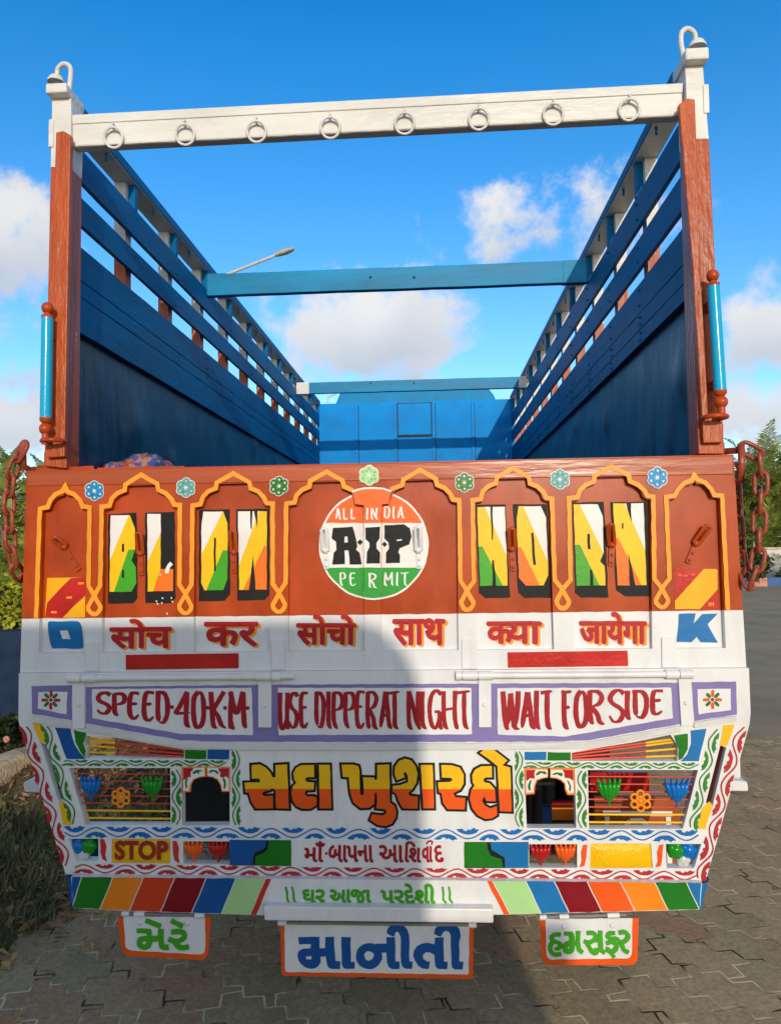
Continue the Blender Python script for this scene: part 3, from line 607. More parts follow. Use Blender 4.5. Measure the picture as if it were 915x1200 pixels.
for ch, a, b in (('A', 172, 222), ('L', 228, 272), ('L', 284, 330)): bl(ch, a, b, 192, 275, YR-.0028)
for ch, a, b in (('I', 398, 428), ('N', 432, 495)): bl(ch, a, b, 188, 275, -.0066)
for ch, a, b in (('D', 528, 585), ('I', 592, 625), ('A', 630, 692)): bl(ch, a, b, 178, 270, YR-.0028)
for ch, a, b in (('P', 200, 260), ('E', 272, 332)): bl(ch, a, b, 668, 765, YR-.0028)
bl('R', 410, 488, 672, 780, -.0066, 2.4)
for ch, a, b in (('M', 528, 612), ('I', 618, 650), ('T', 652, 722)): bl(ch, a, b, 665, 765, YR-.0028)
T(mb, 'lettering', tailgate)
# ---- Devanagari line, red with an amber drop shade
def deva(parts, off=1.4):
    mb = MB(); Y = YR-.0012
    for j, (t, q) in enumerate(parts):
        text(mb, t, q, YELLOW, Y, off, d=(2.8, 2.0)); text(mb, t, q, CRIMR, Y-.0009-.0001*j, off)
    return T(mb, 'lettering', tailgate)
CRIMR = paint('signal_red_paint', (.46, .012, .018), .38, .1)
deva([('सोच', (128.3, 724.8, 202, 760.5))]); deva([('कर', (239.3, 728.5, 303, 758))])
deva([('सोचो', (347, 720, 417.5, 756.5))]); deva([('साथ', (459.5, 724.5, 522, 757))])
deva([('क', (569.6, 728, 602, 755)), ('या', (592, 728, 635, 755))]); deva([('जायेगा', (678, 717, 758, 755))])
# ---- latches
def latch(S0, S1, L0, L1, mat, Y=YR):
    mb = MB(); a, b = PY(*S0, Y-.004), PY(*S1, Y-.004); mb.beam(a, b, .018, .010, mat, up=(0, 1, 0))
    for t in (.15, .5, .88): mb.ball(a.lerp(b, t)+Vector((0, -.006, 0)), .0055, mat, 8)
    p, q = PY(*L0, Y-.012), PY(*L1, Y-.034); d = (q-p); sd = d.cross(Vector((0, 1, 0))).normalized()*.0085
    mb.tube([p-sd, p.lerp(q, .45)-sd, q-sd*.9, q+d*.06, q+sd*.9, p.lerp(q, .45)+sd, p+sd], .0064, mat, 8)
    mb.ball(p, .011, mat, 10)
    return T(mb, 'latch', tailgate)
latch(k2([(340, 860)])[0], k2([(335, 680)])[0], k2([(330, 690)])[0], k2([(318, 535)])[0], OXIDE)
latch(k3([(332, 840)])[0], k3([(330, 670)])[0], k3([(328, 680)])[0], k3([(318, 520)])[0], OXIDE)
latch(k6([(362, 835)])[0], k6([(358, 660)])[0], k6([(356, 670)])[0], k6([(352, 520)])[0], OXIDE)
latch(k7([(393, 800)])[0], k7([(400, 630)])[0], k7([(400, 640)])[0], k7([(390, 490)])[0], OXIDE)
latch(kd([(112, 640)])[0], kd([(105, 500)])[0], kd([(102, 505)])[0], kd([(92, 350)])[0], WHITE)
latch(kd([(800, 640)])[0], kd([(792, 500)])[0], kd([(790, 505)])[0], kd([(785, 340)])[0], WHITE)
latch(ko([(333, 603)])[0], ko([(250, 470)])[0], ko([(250, 470)])[0], ko([(190, 420)])[0], OXIDE)
latch(kk_([(195, 575)])[0], kk_([(240, 465)])[0], kk_([(240, 465)])[0], kk_([(310, 370)])[0], OXIDE)
# ---- red strips and straps of the tailgate
for q in ([(147.5, 767.5), (279.7, 765.5), (279.7, 783.2), (147.5, 785)], [(594.5, 764.5), (735, 762.5), (736, 780.5), (595, 782.5)]):
    mb = MB(); mb.prism(q, -.003, 0, REFL, back=False); T(mb, 'red_reflector', tailgate, .0012)
for q in ([(100, 752), (115, 752), (115.5, 786), (99.5, 786.5)], [(318, 750), (333, 750), (334, 784.5), (318, 785)], [(541, 749), (558.5, 749), (559, 784), (541, 784)], [(775, 747), (791.5, 747), (793, 782), (775.5, 782.5)]):
    mb = MB(); mb.prism(q, -.007, 0, WHITE, back=False); T(mb, 'hinge_strap', tailgate, .002)
# ================================================================ lower rear panel
YL = -.012
Hs = {
 'rl': [(101.5, 862.5), (135.4, 864.5), (175, 871.5), (216, 878.7), (216, 889), (100, 888.6), (102, 880), (98.5, 871)],
 'ml': [(81.3, 900), (199.6, 900), (200.2, 967), (100.5, 967)], 'al': [(213, 898.5), (269.3, 898.5), (269.3, 967), (213.6, 967.5)],
 'sl': [(47.8, 870.5), (54.5, 872), (77, 941), (68.5, 938)], 'bl': [(80.8, 983), (115.7, 982.8), (115.7, 1008.6), (89.5, 1008.6)],
 'st': [(131, 983), (199.6, 983), (199.6, 1012.3), (131, 1011.5)], 'll': [(214.7, 986), (269, 986), (269, 1013), (214.7, 1012.4)],
 'lr': [(619.6, 989.3), (676, 989.3), (676, 1017), (619.6, 1017)], 'sy': [(691.7, 988.4), (762.3, 988.4), (764.5, 1017.3), (691, 1018)],
 'br': [(779.8, 989), (821.3, 989), (813, 1017.4), (780.7, 1017.4)], 'mr': [(688.3, 902.3), (817.5, 902.3), (799.8, 971.3), (689.8, 971.3)],
 'ar': [(614.2, 900), (673, 900), (674.9, 970.4), (617, 970.4)],
 'rr': [(669.5, 882.2), (700, 876.5), (740, 870), (785, 861), (788.5, 866), (793.5, 874), (794, 884), (793, 892.3), (669.5, 891.6)],
 'sr': [(843.5, 873.5), (850.5, 876), (834.5, 944.5), (826.5, 941)],
}
mb = MB(); mb.prism([[(22.5, 789), (877, 783), (879, 835), (877.6, 849), (826, 1034), (77.5, 1025), (22, 845)]]+list(Hs.values()), YL, YL+.035, WHITE)
rear = T(mb, 'rear_panel', label='white lower rear panel painted with vines, slogans and lamp windows')
YP = YL-.0012
# ---- lilac frame with three slogans
mb = MB()
mb.paint([(101, 805), (300, 802.5), (562, 801), (795.5, 800), (797.5, 848.5), (740, 858.5), (690, 867.5), (640, 869.3), (450, 869.6), (310, 869.2), (250, 869), (212, 867.5), (101, 847.5)], PURP, YP)
for q in ([(37.5, 804), (84.5, 803), (84.5, 844), (38, 836.5)], [(810, 799.5), (862, 798.5), (863, 837.5), (813, 845)]): mb.paint(q, PURP, YP)
for q in ([(108, 807.6), (295, 806), (296.7, 861.5), (212, 860), (108.7, 841.6)], [(325.4, 806), (552, 806), (553, 860.6), (326.5, 861.4)], [(582.6, 806.3), (786, 805.8), (788, 841.5), (663, 863), (583, 861)], [(45, 811), (79.5, 810.5), (78, 837), (44.8, 830.5)], [(816.5, 807.5), (855.5, 807), (856, 832), (818, 837)]): mb.paint(q, WHITE, YP-.0007)
T(mb, 'lilac_border', rear)
for (x, y, c) in ((60, 820.5, VRED), (834.5, 820, LRED)):
    mb = MB()
    for k in range(8):
        a = 2*math.pi*k/8; P_ = [(3, -.8), (5.5, -2), (10.8 if k % 2 == 0 else 10, -1.7), (11.4 if k % 2 == 0 else 10.6, 0), (10.8 if k % 2 == 0 else 10, 1.7), (5.5, 2), (3, .8)]
        mb.paint([(x+p*math.cos(a)-q*math.sin(a), y+p*math.sin(a)+q*math.cos(a)) for p, q in P_], DGRN if k % 2 else c, YP-.0014)
    mb.paint([(x+2.2*math.cos(k*.7), y+2.2*math.sin(k*.7)) for k in range(9)], CRIM, YP-.0014); T(mb, 'flower_motif', rear)
def slogan(boxes, dots, w, fx, fy, s):
    mb = MB()
    for ch, a, b, c, d in boxes: brush(mb, ch, fx+a/s, fx+b/s, fy+c/s, fy+d/s, w, CRIM, YP-.0014)
    for x, y in dots: mb.paint([(fx+(x+p)/s, fy+(y+q)/s) for p, q in ((-10, -10), (10, -9), (9, 10), (-9, 9))], CRIM, YP-.0014)
    T(mb, 'lettering', rear)
slogan([('S', 48, 140, 72, 182), ('P', 128, 215, 72, 192), ('E', 208, 285, 70, 206), ('E', 282, 360, 67, 218), ('D', 350, 435, 64, 232), ('4', 455, 545, 64, 252), ('0', 535, 622, 62, 256), ('K', 628, 730, 64, 256), ('M', 722, 832, 62, 256)], [(444, 147), (626, 150), (714, 152), (830, 152)], 6.0, 100, 795, 4.357)
slogan([('U', 36, 92, 58, 218), ('S', 82, 130, 60, 215), ('E', 126, 174, 58, 212), ('D', 192, 244, 54, 214), ('I', 236, 282, 54, 216), ('P', 264, 324, 54, 216), ('P', 314, 374, 54, 216), ('E', 364, 416, 52, 214), ('R', 408, 474, 52, 218), ('A', 470, 532, 52, 216), ('T', 508, 564, 52, 218), ('N', 586, 656, 52, 218), ('I', 630, 694, 52, 218), ('G', 672, 750, 50, 218), ('H', 734, 818, 50, 218), ('T', 800, 868, 50, 218)], [], 5.3, 315, 795, 3.66)
slogan([('W', 62, 160, 56, 237), ('A', 152, 232, 58, 237), ('I', 204, 268, 54, 237), ('T', 246, 312, 54, 238), ('F', 342, 402, 54, 237), ('O', 400, 478, 54, 230), ('R', 456, 556, 54, 214), ('S', 558, 650, 54, 206), ('I', 626, 692, 54, 192), ('D', 668, 760, 54, 186), ('E', 752, 830, 54, 170)], [], 6.2, 570, 795, 3.978)
# rolled fold below the lilac frame
mb = MB()
mb.prism([(38, 838.5), (84.5, 845.5), (84.5, 853.5), (38, 846.5)], YL-.008, YL, WHITEW, back=False)
mb.prism([(100.5, 849), (212, 869.5), (300, 871), (450, 871.5), (600, 871), (690, 869.5), (797, 850.5), (797.3, 857.5), (690, 877), (600, 879), (450, 880), (300, 879.5), (212, 877.5), (100.5, 857)], YL-.008, YL, WHITEW, back=False)
mb.prism([(813, 846.5), (863, 839), (863, 846), (813, 853.5)], YL-.008, YL, WHITEW, back=False)
T(mb, 'folded_lip', rear, .003)
for q in ([(85, 795), (99.3, 795), (99.3, 853.8), (85, 854)], [(302.5, 797), (318, 797), (318, 852.6), (302.5, 852.8)], [(560.7, 796), (575.3, 796), (575.6, 852.4), (561, 852.6)], [(794.4, 794), (809, 793.5), (812.5, 850.5), (798, 851.5)]):
    mb = MB(); mb.prism(q, YL-.009, YL, WHITE, back=False)
    cx = sum(p[0] for p in q)/4; cy = q[2][1]*.42+q[0][1]*.58+6; mb.lathe(PY(cx, cy, YL-.0085), [(0, .007), (.007, .007), (.0085, 0)], WHITE, (0, -1, 0), 6, False)
    T(mb, 'hinge_strap', rear, .002)
def pipe(a, b, r, name='hinge_pin', knuckles=()):
    mb = MB(); Y = YL-.012; mb.tube([PY(*a, Y), PY(*b, Y)], r, WHITE, 14)
    for (x0, x1) in knuckles:
        f = lambda x: PY(x, lerp(a[1], b[1], (x-a[0])/(b[0]-a[0])), Y); mb.tube([f(x0), f(x1)], r*1.42, WHITE, 16)
    T(mb, name, rear)
pipe((81, 795), (345, 792.5), .0105, knuckles=((80.5, 96), (97, 112.5), (301, 318), (319, 329)))
pipe((534, 791.8), (812, 790), .0105, knuckles=((534, 540), (542, 559), (560.5, 577), (779.5, 794.5), (795.5, 811)))
# ---- the large Gujarati line
kA = lambda p: K(280, 865, 7.625, p); kB = lambda p: K(390, 865, 7.625, p); kC = lambda p: K(490, 865, 7.625, p)
BIG = [kA([(112, 240), (185, 236), (240, 262), (283, 305), (302, 350), (328, 350), (326, 238), (432, 236), (440, 450), (446, 628), (332, 628), (328, 470), (295, 445), (280, 465), (235, 470), (205, 490), (225, 515), (305, 515), (305, 628), (150, 628), (115, 570), (88, 490), (55, 485), (52, 398), (190, 395), (188, 362), (118, 362)]),
 kA([(672, 240), (560, 240), (512, 265), (488, 310), (492, 365), (512, 398), (480, 430), (470, 490), (482, 565), (515, 612), (565, 632), (640, 630), (692, 598), (692, 530), (668, 518), (610, 522), (588, 500), (600, 470), (668, 462), (672, 395), (610, 392), (588, 372), (605, 350), (672, 348)]),
 kA([(716, 238), (812, 238), (826, 628), (722, 628)]),
 kB([(78, 238), (185, 236), (225, 250), (238, 290), (242, 495), (262, 512), (278, 498), (272, 350), (372, 350), (374, 372), (396, 370), (394, 238), (504, 236), (508, 572), (548, 602), (568, 655), (562, 712), (528, 765), (470, 785), (400, 775), (332, 732), (352, 680), (400, 688), (455, 688), (478, 665), (470, 635), (385, 630), (395, 580), (392, 488), (374, 488), (370, 585), (325, 622), (245, 625), (185, 575), (155, 490), (145, 348), (90, 345)]),
 kB([(555, 255), (590, 200), (640, 182), (700, 200), (740, 250), (755, 320), (745, 400), (710, 460), (672, 495), (690, 515), (755, 522), (758, 628), (625, 628), (590, 570), (565, 490), (535, 480), (533, 425), (600, 418), (670, 395), (668, 340), (650, 300), (632, 310), (640, 350), (570, 375), (552, 325)]),
 kB([(785, 240), (892, 240), (905, 628), (808, 628)]),
 kC([(205, 242), (300, 240), (370, 265), (408, 330), (405, 410), (370, 465), (310, 492), (330, 530), (420, 535), (415, 635), (265, 635), (225, 580), (205, 490), (183, 485), (178, 395), (290, 390), (308, 370), (290, 352), (212, 352)]),
 kC([(655, 250), (560, 250), (505, 282), (482, 330), (486, 395), (502, 420), (472, 465), (462, 540), (482, 630), (530, 692), (600, 722), (660, 715), (704, 690), (698, 608), (640, 628), (590, 600), (572, 560), (590, 520), (610, 562), (692, 562), (682, 455), (635, 405), (590, 395), (580, 372), (600, 352), (660, 352)]),
 kC([(550, 130), (632, 72), (795, 198), (752, 240), (822, 262), (834, 655), (728, 655), (708, 250)])]
mb = MB(); spl = ((280, 924.4), (610, 924.8))
for i, g in enumerate(BIG):
    mb.ribbon(g, 5.4, BLACK, YP-.0002*i, closed=True, lift=0); banded(mb, g, YP-.0026, [spl], lambda c: LAMB if side(c, *spl) < 0 else LRED)
T(mb, 'lettering', rear)
# ---- painted blocks
kl = lambda p: K(60, 845, 6.1, p); kr = lambda p: K(680, 845, 4.575, p); c2_ = lambda p: K(195, 860, 8.714, p); c3_ = lambda p: K(600, 860, 9.15, p)

def pb(q, c): m_ = MB(); m_.paint(q, c, YP); T(m_, 'colour_block', rear)
pb(kl([(30, 45), (140, 55), (148, 110), (170, 165), (205, 225), (248, 272), (112, 270)]), BLUED); pb(kl([(162, 62), (250, 84), (248, 112), (232, 160), (250, 215), (240, 262), (212, 222), (176, 150)]), DGRN)
pb(kr([(590, 50), (675, 42), (632, 216), (536, 214), (572, 178), (590, 120)]), BLUEL); pb(kr([(500, 78), (575, 66), (574, 150), (545, 200), (524, 210), (524, 150), (508, 112)]), DGRN)
for q, c in (([(216.8, 879), (242, 879), (242, 889.7), (216.8, 889.2)], DGRN), ([(243.2, 878.6), (268.8, 878.6), (268.8, 889.8), (243.2, 889.8)], BLUED), ([(614.4, 881), (639.7, 881.2), (639.9, 891), (614.4, 890.4)], BLUEL), ([(641.3, 881.4), (668.6, 881.8), (668.6, 891.4), (641.3, 891.3)], DGRN)): pb(q, c)
ks = lambda p: K(20, 840, 6, p)
for q in (ks([(108, 42), (180, 50), (205, 178), (165, 182)]), ks([(292, 590), (340, 606), (393, 760), (327, 760)]), kr([(765, 22), (825, 18), (785, 135), (745, 132)]), kr([(690, 432), (708, 455), (667, 580), (622, 578), (650, 465)])): pb(q, LAMB)
for x, y in ((120.5, 996), (205.5, 998)): pb([(x-3, y-13), (x+2, y-12.5), (x+4.5, y-4), (x+3.5, y+6), (x+5.5, y+14), (x, y+11), (x-2.5, y+3)], REDP)
for x, y in ((683.5, 1003), (772.5, 1003)): pb([(x+4.5, y-13.5), (x-.5, y-13), (x-3, y-4), (x-2.5, y+6), (x-5, y+13.5), (x+1, y+12), (x+3, y+3)], LRED)
# ---- vines
for a in (((75, 894), (266, 894.6), 2.9, 33, VGRN, 1.2, .6), ((616, 896.5), (818, 897.6), 2.9, 34, VGRN, 1.2, .6), ((206.8, 902), (207, 966), 4.6, 46, VGRN, 1.3, 0), ((276.8, 880), (276.8, 967), 4.0, 46, VGRN, 1.3, 0), ((608, 969), (608, 881), 4.0, 46, VGRN, 1.3, 0), ((681.6, 970), (681.6, 903), 4.6, 46, VGRN, 1.3, 0),
          ((54, 852), (87, 965), 4.6, 46, VGRN, 1.4, .4), ((838, 854), (811.5, 970), 4.6, 46, VGRN, 1.4, 2.6), ((29, 852), (79, 1014), 5.4, 50, VRED, 1.5, .4), ((869, 851), (820, 1030), 5.4, 50, VRED, 1.5, 2.6), ((76, 974.8), (818, 979.6), 5.2, 51, VBLU, 1.3, 3.3), ((88, 1018), (816, 1026.6), 4.6, 49, VRED, 1.3, .2)):
    mb = MB(); vine(mb, a[0], a[1], a[2], a[3], a[4], YP-.0004, a[5], a[6]); T(mb, 'vine_border', rear)
# ---- centre plate with the blessing line
mb = MB(); mb.prism([(269.2, 984.6), (341, 985), (341, 1015), (269.2, 1014)], YL-.003, YL, BLACK, back=False)
ka = lambda p: K(190, 960, 4.575, p); kb = lambda p: K(530, 960, 4.575, p)
mb.paint(ka([(362, 112), (558, 112), (555, 150), (540, 163), (500, 178), (488, 200), (487, 246), (362, 246)]), BLUED, YL-.0042); mb.paint(ka([(572, 114), (692, 114), (692, 251), (498, 249), (500, 200), (545, 182), (568, 158)]), DGRN, YL-.0042)
T(mb, 'stepped_block', rear)
mb = MB(); mb.prism(kb([(62, 124), (407, 124), (407, 262), (62, 262)]), YL-.003, YL, BLACK, back=False)
mb.paint(kb([(62, 125), (185, 125), (190, 165), (205, 198), (262, 212), (272, 258), (62, 258)]), DGRN, YL-.0042); mb.paint(kb([(205, 125), (407, 125), (407, 261), (283, 261), (280, 205), (232, 178), (210, 165)]), BLUEL, YL-.0042)
T(mb, 'stepped_block', rear)
mb = MB(); mb.prism([(341.2, 984.5), (544, 986.5), (544, 1017.5), (341.2, 1016)], YL-.004, YL, WHITE, back=False); pl = T(mb, 'slogan_plate', rear, .001)
mb = MB(); Y = YL-.005
text(mb, 'માઁ', (356.5, 985.5, 381, 1010.5), CRIM, Y, .8); mb.paint([(381.3, 998.5), (384, 998.5), (384, 1001.5), (381.3, 1001.5)], CRIM, Y)
text(mb, 'બાપના', (385, 990, 437.5, 1010.8), CRIM, Y, .8); text(mb, 'આ', (444, 990, 473, 1011), CRIM, Y, .8); text(mb, 'િશ', (474.5, 985.5, 493.5, 1011), CRIM, Y, .8)
text(mb, 'વા', (494.5, 991, 507, 1011), CRIM, Y, .8); text(mb, 'દ', (508.5, 990.5, 520, 1011), CRIM, Y, .8); mb.ribbon([(499, 989), (502, 985.8), (506, 986), (505.5, 990)], 1.9, CRIM, Y, smooth=3)
T(mb, 'lettering', rear)
# ---- lamps
def lens(q, mat, txt=False):
    mb = MB(); A = [PY(x, y, YL+.006) for x, y in q]; c = sum(A, Vector())/4; n = 8; vs = []
    for i in range(n+1):
        for j in range(n+1):
            u, v = i/n, j/n; p = A[0]*(1-u)*(1-v)+A[1]*u*(1-v)+A[2]*u*v+A[3]*(1-u)*v
            vs.append(p+Vector((0, -.010*(16*u*(1-u)*v*(1-v))**.35, 0)))
    mb.add(vs, [(i*(n+1)+j, (i+1)*(n+1)+j, (i+1)*(n+1)+j+1, i*(n+1)+j+1) for i in range(n) for j in range(n)], mat, True)
    if txt:
        vs0, f0 = glyphs('STOP', .045); x0 = min(v[0] for v in vs0); x1 = max(v[0] for v in vs0); y0 = min(v[1] for v in vs0); y1 = max(v[1] for v in vs0)
        mb.add([PY(134.5+(x-x0)/(x1-x0)*63, 1008-(y-y0)/(y1-y0)*23, YL-.0058) for x, y in vs0], f0, paint('stop_letter_red', (.33, .03, .02), .35, .1))
    return T(mb, 'lamp_lens', rear)
lens(Hs['st'], LAMPY, True); lens(Hs['sy'], LAMPY)
def tulip(mb, x, y, w, h, mat, stem=True, Y=YL+.004):
    s = .0028; c = PY(x, y, Y)
    for k in range(5):
        u = (k-2)/2; cc = c+Vector((u*w*.33*s, -abs(math.cos(u*1.3))*.010, h*.16*s)); rot = Matrix.Rotation(u*.34, 3, 'Y'); mb.ball(cc, 1, mat, 12, (w*.135*s, .012, h*.42*s), rot)
        for dz in (.0,): mb.ball(cc+rot @ Vector((0, -.002, h*.36*s)), 1, mat, 8, (w*.07*s, .009, h*.22*s), rot)
    mb.ball(c+Vector((0, 0, -h*.12*s)), 1, mat, 12, (w*.27*s, .015, h*.30*s))
    if stem: mb.tube([c+Vector((0, 0, -h*.3*s)), c+Vector((0, 0, -h*.66*s))], .004, mat, 8)
def orn(name, fn):
    mb = MB(); fn(mb); return T(mb, name, rear)
def blossom(mb, x, y, r, mat, Y=YL-.002):
    c = PY(x, y, Y); s = .0028
    for k in range(6):
        a = math.pi*k/3+.52; p = c+Vector((math.cos(a), 0, math.sin(a)))*r*.62*s; mb.tube([p+Vector((math.cos(t), 0, math.sin(t)))*r*.3*s for t in [2*math.pi*j/12 for j in range(12)]], .0042, mat, 8, closed=True)
        mb.ball(c+Vector((math.cos(a), 0, math.sin(a)))*r*.35*s, 1, mat, 8, (r*.16*s, .006, r*.16*s))
    mb.ball(c, 1, mat, 10, (r*.28*s, .008, r*.28*s))
orn('lotus_lamp', lambda m: tulip(m, 107.5, 924, 25, 22, LAMPB)); orn('flower_lamp', lambda m: blossom(m, 142, 934.5, 12, LAMPF)); orn('lotus_lamp', lambda m: tulip(m, 179, 924, 25, 22, LAMPG))
orn('lotus_lamp', lambda m: tulip(m, 713, 928, 26, 23, LAMPG)); orn('flower_lamp', lambda m: blossom(m, 750, 938.5, 12.5, LAMPF)); orn('lotus_lamp', lambda m: tulip(m, 792.5, 929, 27, 24, LAMPB))
for x, c in ((227.5, LAMPO), (256, LAMPR)): orn('tulip_lamp', lambda m: tulip(m, x, 997, 24, 19, c, Y=YL+.018))
for x, c in ((633, LAMPR), (662, LAMPO)): orn('tulip_lamp', lambda m: tulip(m, x, 1000.5, 24, 19, c, Y=YL+.018))
def bulb(x, y, r, mat): orn('round_lamp', lambda m: (m.ball(PY(x, y, YL+.03), r*.0028, mat, 16), [m.ball(PY(x, y, YL+.03)+Vector((math.cos(t), -.5, math.sin(t)))*r*.0016, r*.0016, mat, 8) for t in (0, 1.3, 2.6, 3.9, 5.2)]))
bulb(92.5, 990, 9.5, LAMPB); bulb(106, 990, 9, LAMPG); bulb(98, 1001.5, 8, SILV); bulb(790.5, 995, 9.5, LAMPG); bulb(805.5, 995, 9.5, LAMPB); bulb(799, 1006, 8, SILV)
for y in (906.8, 915.3, 924, 932.6, 941.2, 950, 958.8):
    mb = MB(); xl = 81.3+(y-900)*.286-2; mb.tube([PY(xl, y-.4, YL+.018), PY(202, y+.6, YL+.018)], .0026 if y < 945 else .0036, RODR if y < 945 else LAMB, 8); T(mb, 'guard_rod', rear)
for y in (910, 918.8, 927.7, 936.6, 945.5, 954.3, 963.4):
    mb = MB(); mb.tube([PY(686, y, YL+.018), PY(819-(y-902)*.256, y+.4, YL+.018)], .0026 if y < 950 else .0036, RODR if y < 950 else LAMB, 8); T(mb, 'guard_rod', rear)
for (a, b) in (((98, 865), (218, 880)), ((97, 873), (218, 883.5)), ((98, 881), (218, 886.5)), ((110, 869), (218, 877))):
    mb = MB(); mx = (135.5, lerp(a[1], b[1], (135.5-a[0])/(b[0]-a[0]))); mb.tube([PY(*a, YL+.02), PY(*mx, YL+.02)], .004, LAMB, 8); mb.tube([PY(*mx, YL+.02), PY(*b, YL+.02)], .0036, RODR, 8); T(mb, 'guard_rod', rear)
for (a, b) in (((797, 868.5), (668, 885)), ((797, 877), (668, 887.5)), ((796, 885.5), (668, 890)), ((790, 866), (668, 882))):
    mb = MB(); mx = (756, lerp(a[1], b[1], (756-a[0])/(b[0]-a[0]))); mb.tube([PY(*a, YL+.02), PY(*mx, YL+.02)], .004, LAMB, 8); mb.tube([PY(*mx, YL+.02), PY(*b, YL+.02)], .0036, RODR, 8); T(mb, 'guard_rod', rear)
for q in (((49, 870), (74, 942)), ((847.5, 874), (829.5, 944))):
    mb = MB(); mb.tube([PY(*q[0], YL+.03), PY(*q[1], YL+.03)], .011, paint('dark_maroon_rod', (.10, .012, .01), .4), 10); T(mb, 'slot_reflector', rear)
# ---- arched brackets
for kk2, oc, sgn in ((c2_, ORANGE, 0), (c3_, ORANGE, 1)):
    mb = MB()
    if sgn == 0:
        Lp = [(158, 338), (402, 338), (400, 440), (345, 445), (285, 468), (255, 515), (247, 595), (162, 592)]; Rp = [(412, 338), (652, 338), (648, 592), (566, 592), (552, 520), (520, 470), (470, 443), (412, 438)]
        for P_ in (Lp, Rp): mb.prism(kk2(P_), YL-.004, YL+.004, ORANGE)
        Y = YL-.0052
        for P_ in ([(172, 347), (392, 347), (392, 430), (340, 436), (272, 460), (242, 515), (236, 582), (174, 580)], [(422, 347), (643, 347), (639, 582), (575, 582), (562, 515), (528, 460), (472, 434), (422, 430)]): mb.paint(kk2(P_), WPAINT, Y)
        for P_ in ([(174, 349), (280, 349), (272, 372), (252, 385), (250, 440), (222, 440), (180, 474), (174, 470)], [(532, 349), (641, 349), (640, 462), (605, 430), (582, 448), (548, 438), (552, 395), (534, 372)]): mb.paint(kk2(P_), CRIMR, Y-.0006)
        G_ = [[(265, 395), (310, 365), (355, 368), (372, 385), (340, 382), (330, 412), (310, 392), (285, 412)], [(435, 388), (460, 368), (510, 370), (535, 395), (520, 412), (490, 385), (460, 392), (440, 408)], [(205, 450), (220, 450), (208, 500), (215, 560), (195, 540), (190, 490)], [(575, 440), (605, 470), (612, 520), (600, 565), (585, 555), (592, 510), (578, 470)]]
    else:
        Lp = [(130, 365), (383, 365), (383, 470), (330, 478), (270, 500), (245, 560), (238, 645), (138, 655)]; Rp = [(405, 365), (668, 365), (668, 655), (590, 655), (565, 600), (560, 540), (520, 500), (470, 480), (405, 472)]
        for P_ in (Lp, Rp): mb.prism(kk2(P_), YL-.004, YL+.004, ORANGE)
        Y = YL-.0052
        for P_ in ([(146, 384), (375, 384), (375, 460), (320, 470), (255, 495), (232, 560), (226, 630), (150, 632)], [(412, 384), (655, 384), (655, 630), (598, 630), (576, 590), (570, 530), (525, 488), (475, 468), (412, 460)]): mb.paint(kk2(P_), WPAINT, Y)
        for P_ in ([(148, 386), (250, 386), (235, 420), (240, 480), (215, 480), (190, 475), (150, 505)], [(535, 386), (653, 386), (653, 500), (610, 475), (590, 478), (560, 470), (556, 420)]): mb.paint(kk2(P_), CRIMR, Y-.0006)
        G_ = [[(248, 432), (290, 400), (350, 402), (368, 425), (350, 436), (310, 420), (280, 440), (255, 448)], [(425, 430), (470, 410), (530, 420), (545, 440), (525, 460), (480, 432), (440, 440)], [(190, 495), (205, 505), (195, 560), (200, 610), (178, 605), (168, 560)], [(585, 495), (608, 505), (632, 560), (620, 620), (605, 600), (612, 560)]]
    for g in G_: mb.paint(kk2(g), DGRN, Y-.0008)
    T(mb, 'arched_bracket', rear)
# ================================================================ bumper and hanging plates
YB = -.036
mb = MB(); edgeB = [(84, 1027.2), (822, 1034.8), (819.5, 1066), (560, 1072.5), (310, 1072.5), (160, 1068), (85.5, 1064)]
mb.prism(edgeB, YB, YB+.05, WHITE)
def bcap(top, bot, sgn):
    a, b = PY(*top, YB), PY(*bot, YB); vs = []; n = 8
    for i in range(n+1):
        t = math.pi/2*i/n; d = Vector((sgn*.034*math.sin(t), .05*(1-math.cos(t)), 0)); vs += [a+d, b+d+Vector((-sgn*.012*math.sin(t), 0, .03*math.sin(t)))]
    vs += [vs[-2]+Vector((0, .35, 0)), vs[-1]+Vector((0, .35, 0))]
    mb.add(vs, [(2*i, 2*i+1, 2*i+3, 2*i+2) for i in range(n+1)], BLUED if sgn < 0 else BLUEL, True)
bcap((84, 1027.2), (85.5, 1064), -1); bcap((822, 1034.8), (819.5, 1066), 1)
bumper = T(mb, 'bumper', label='bumper beam painted in slanting colour stripes')
BT = lambda x: lerp(1027.6, 1034.6, (x-84)/738)
def bb(x):
    P_ = [(85.5, 1064), (160, 1068), (310, 1072.5), (560, 1072.5), (819.5, 1066)]
    for p, q in zip(P_, P_[1:]):
        if x <= q[0]: return lerp(p[1], q[1], (x-p[0])/(q[0]-p[0]))-.4
    return 1066
LB = [(84, 84.5, None), (96, 84.5, BLUED), (132.6, 117.3, DGRN), (168, 152, ORANGE), (205, 188.5, paint('scarlet_paint', (.60, .05, .012), .3, .1)), (242, 225, MAROON), (276.5, 259.5, BLUED), (311, 293, LTGR), (318.5, 301, REDP)]
RB = [(569.5, 589.5, None), (577, 597.5, LRED), (616, 633.5, LTGR), (649, 666.6, BLUEL), (687.5, 705, MAROON), (726.7, 743.7, LRED), (766.7, 782.4, ORANGE), (804, 819, DGRN), (821.8, 819.6, BLUEL)]
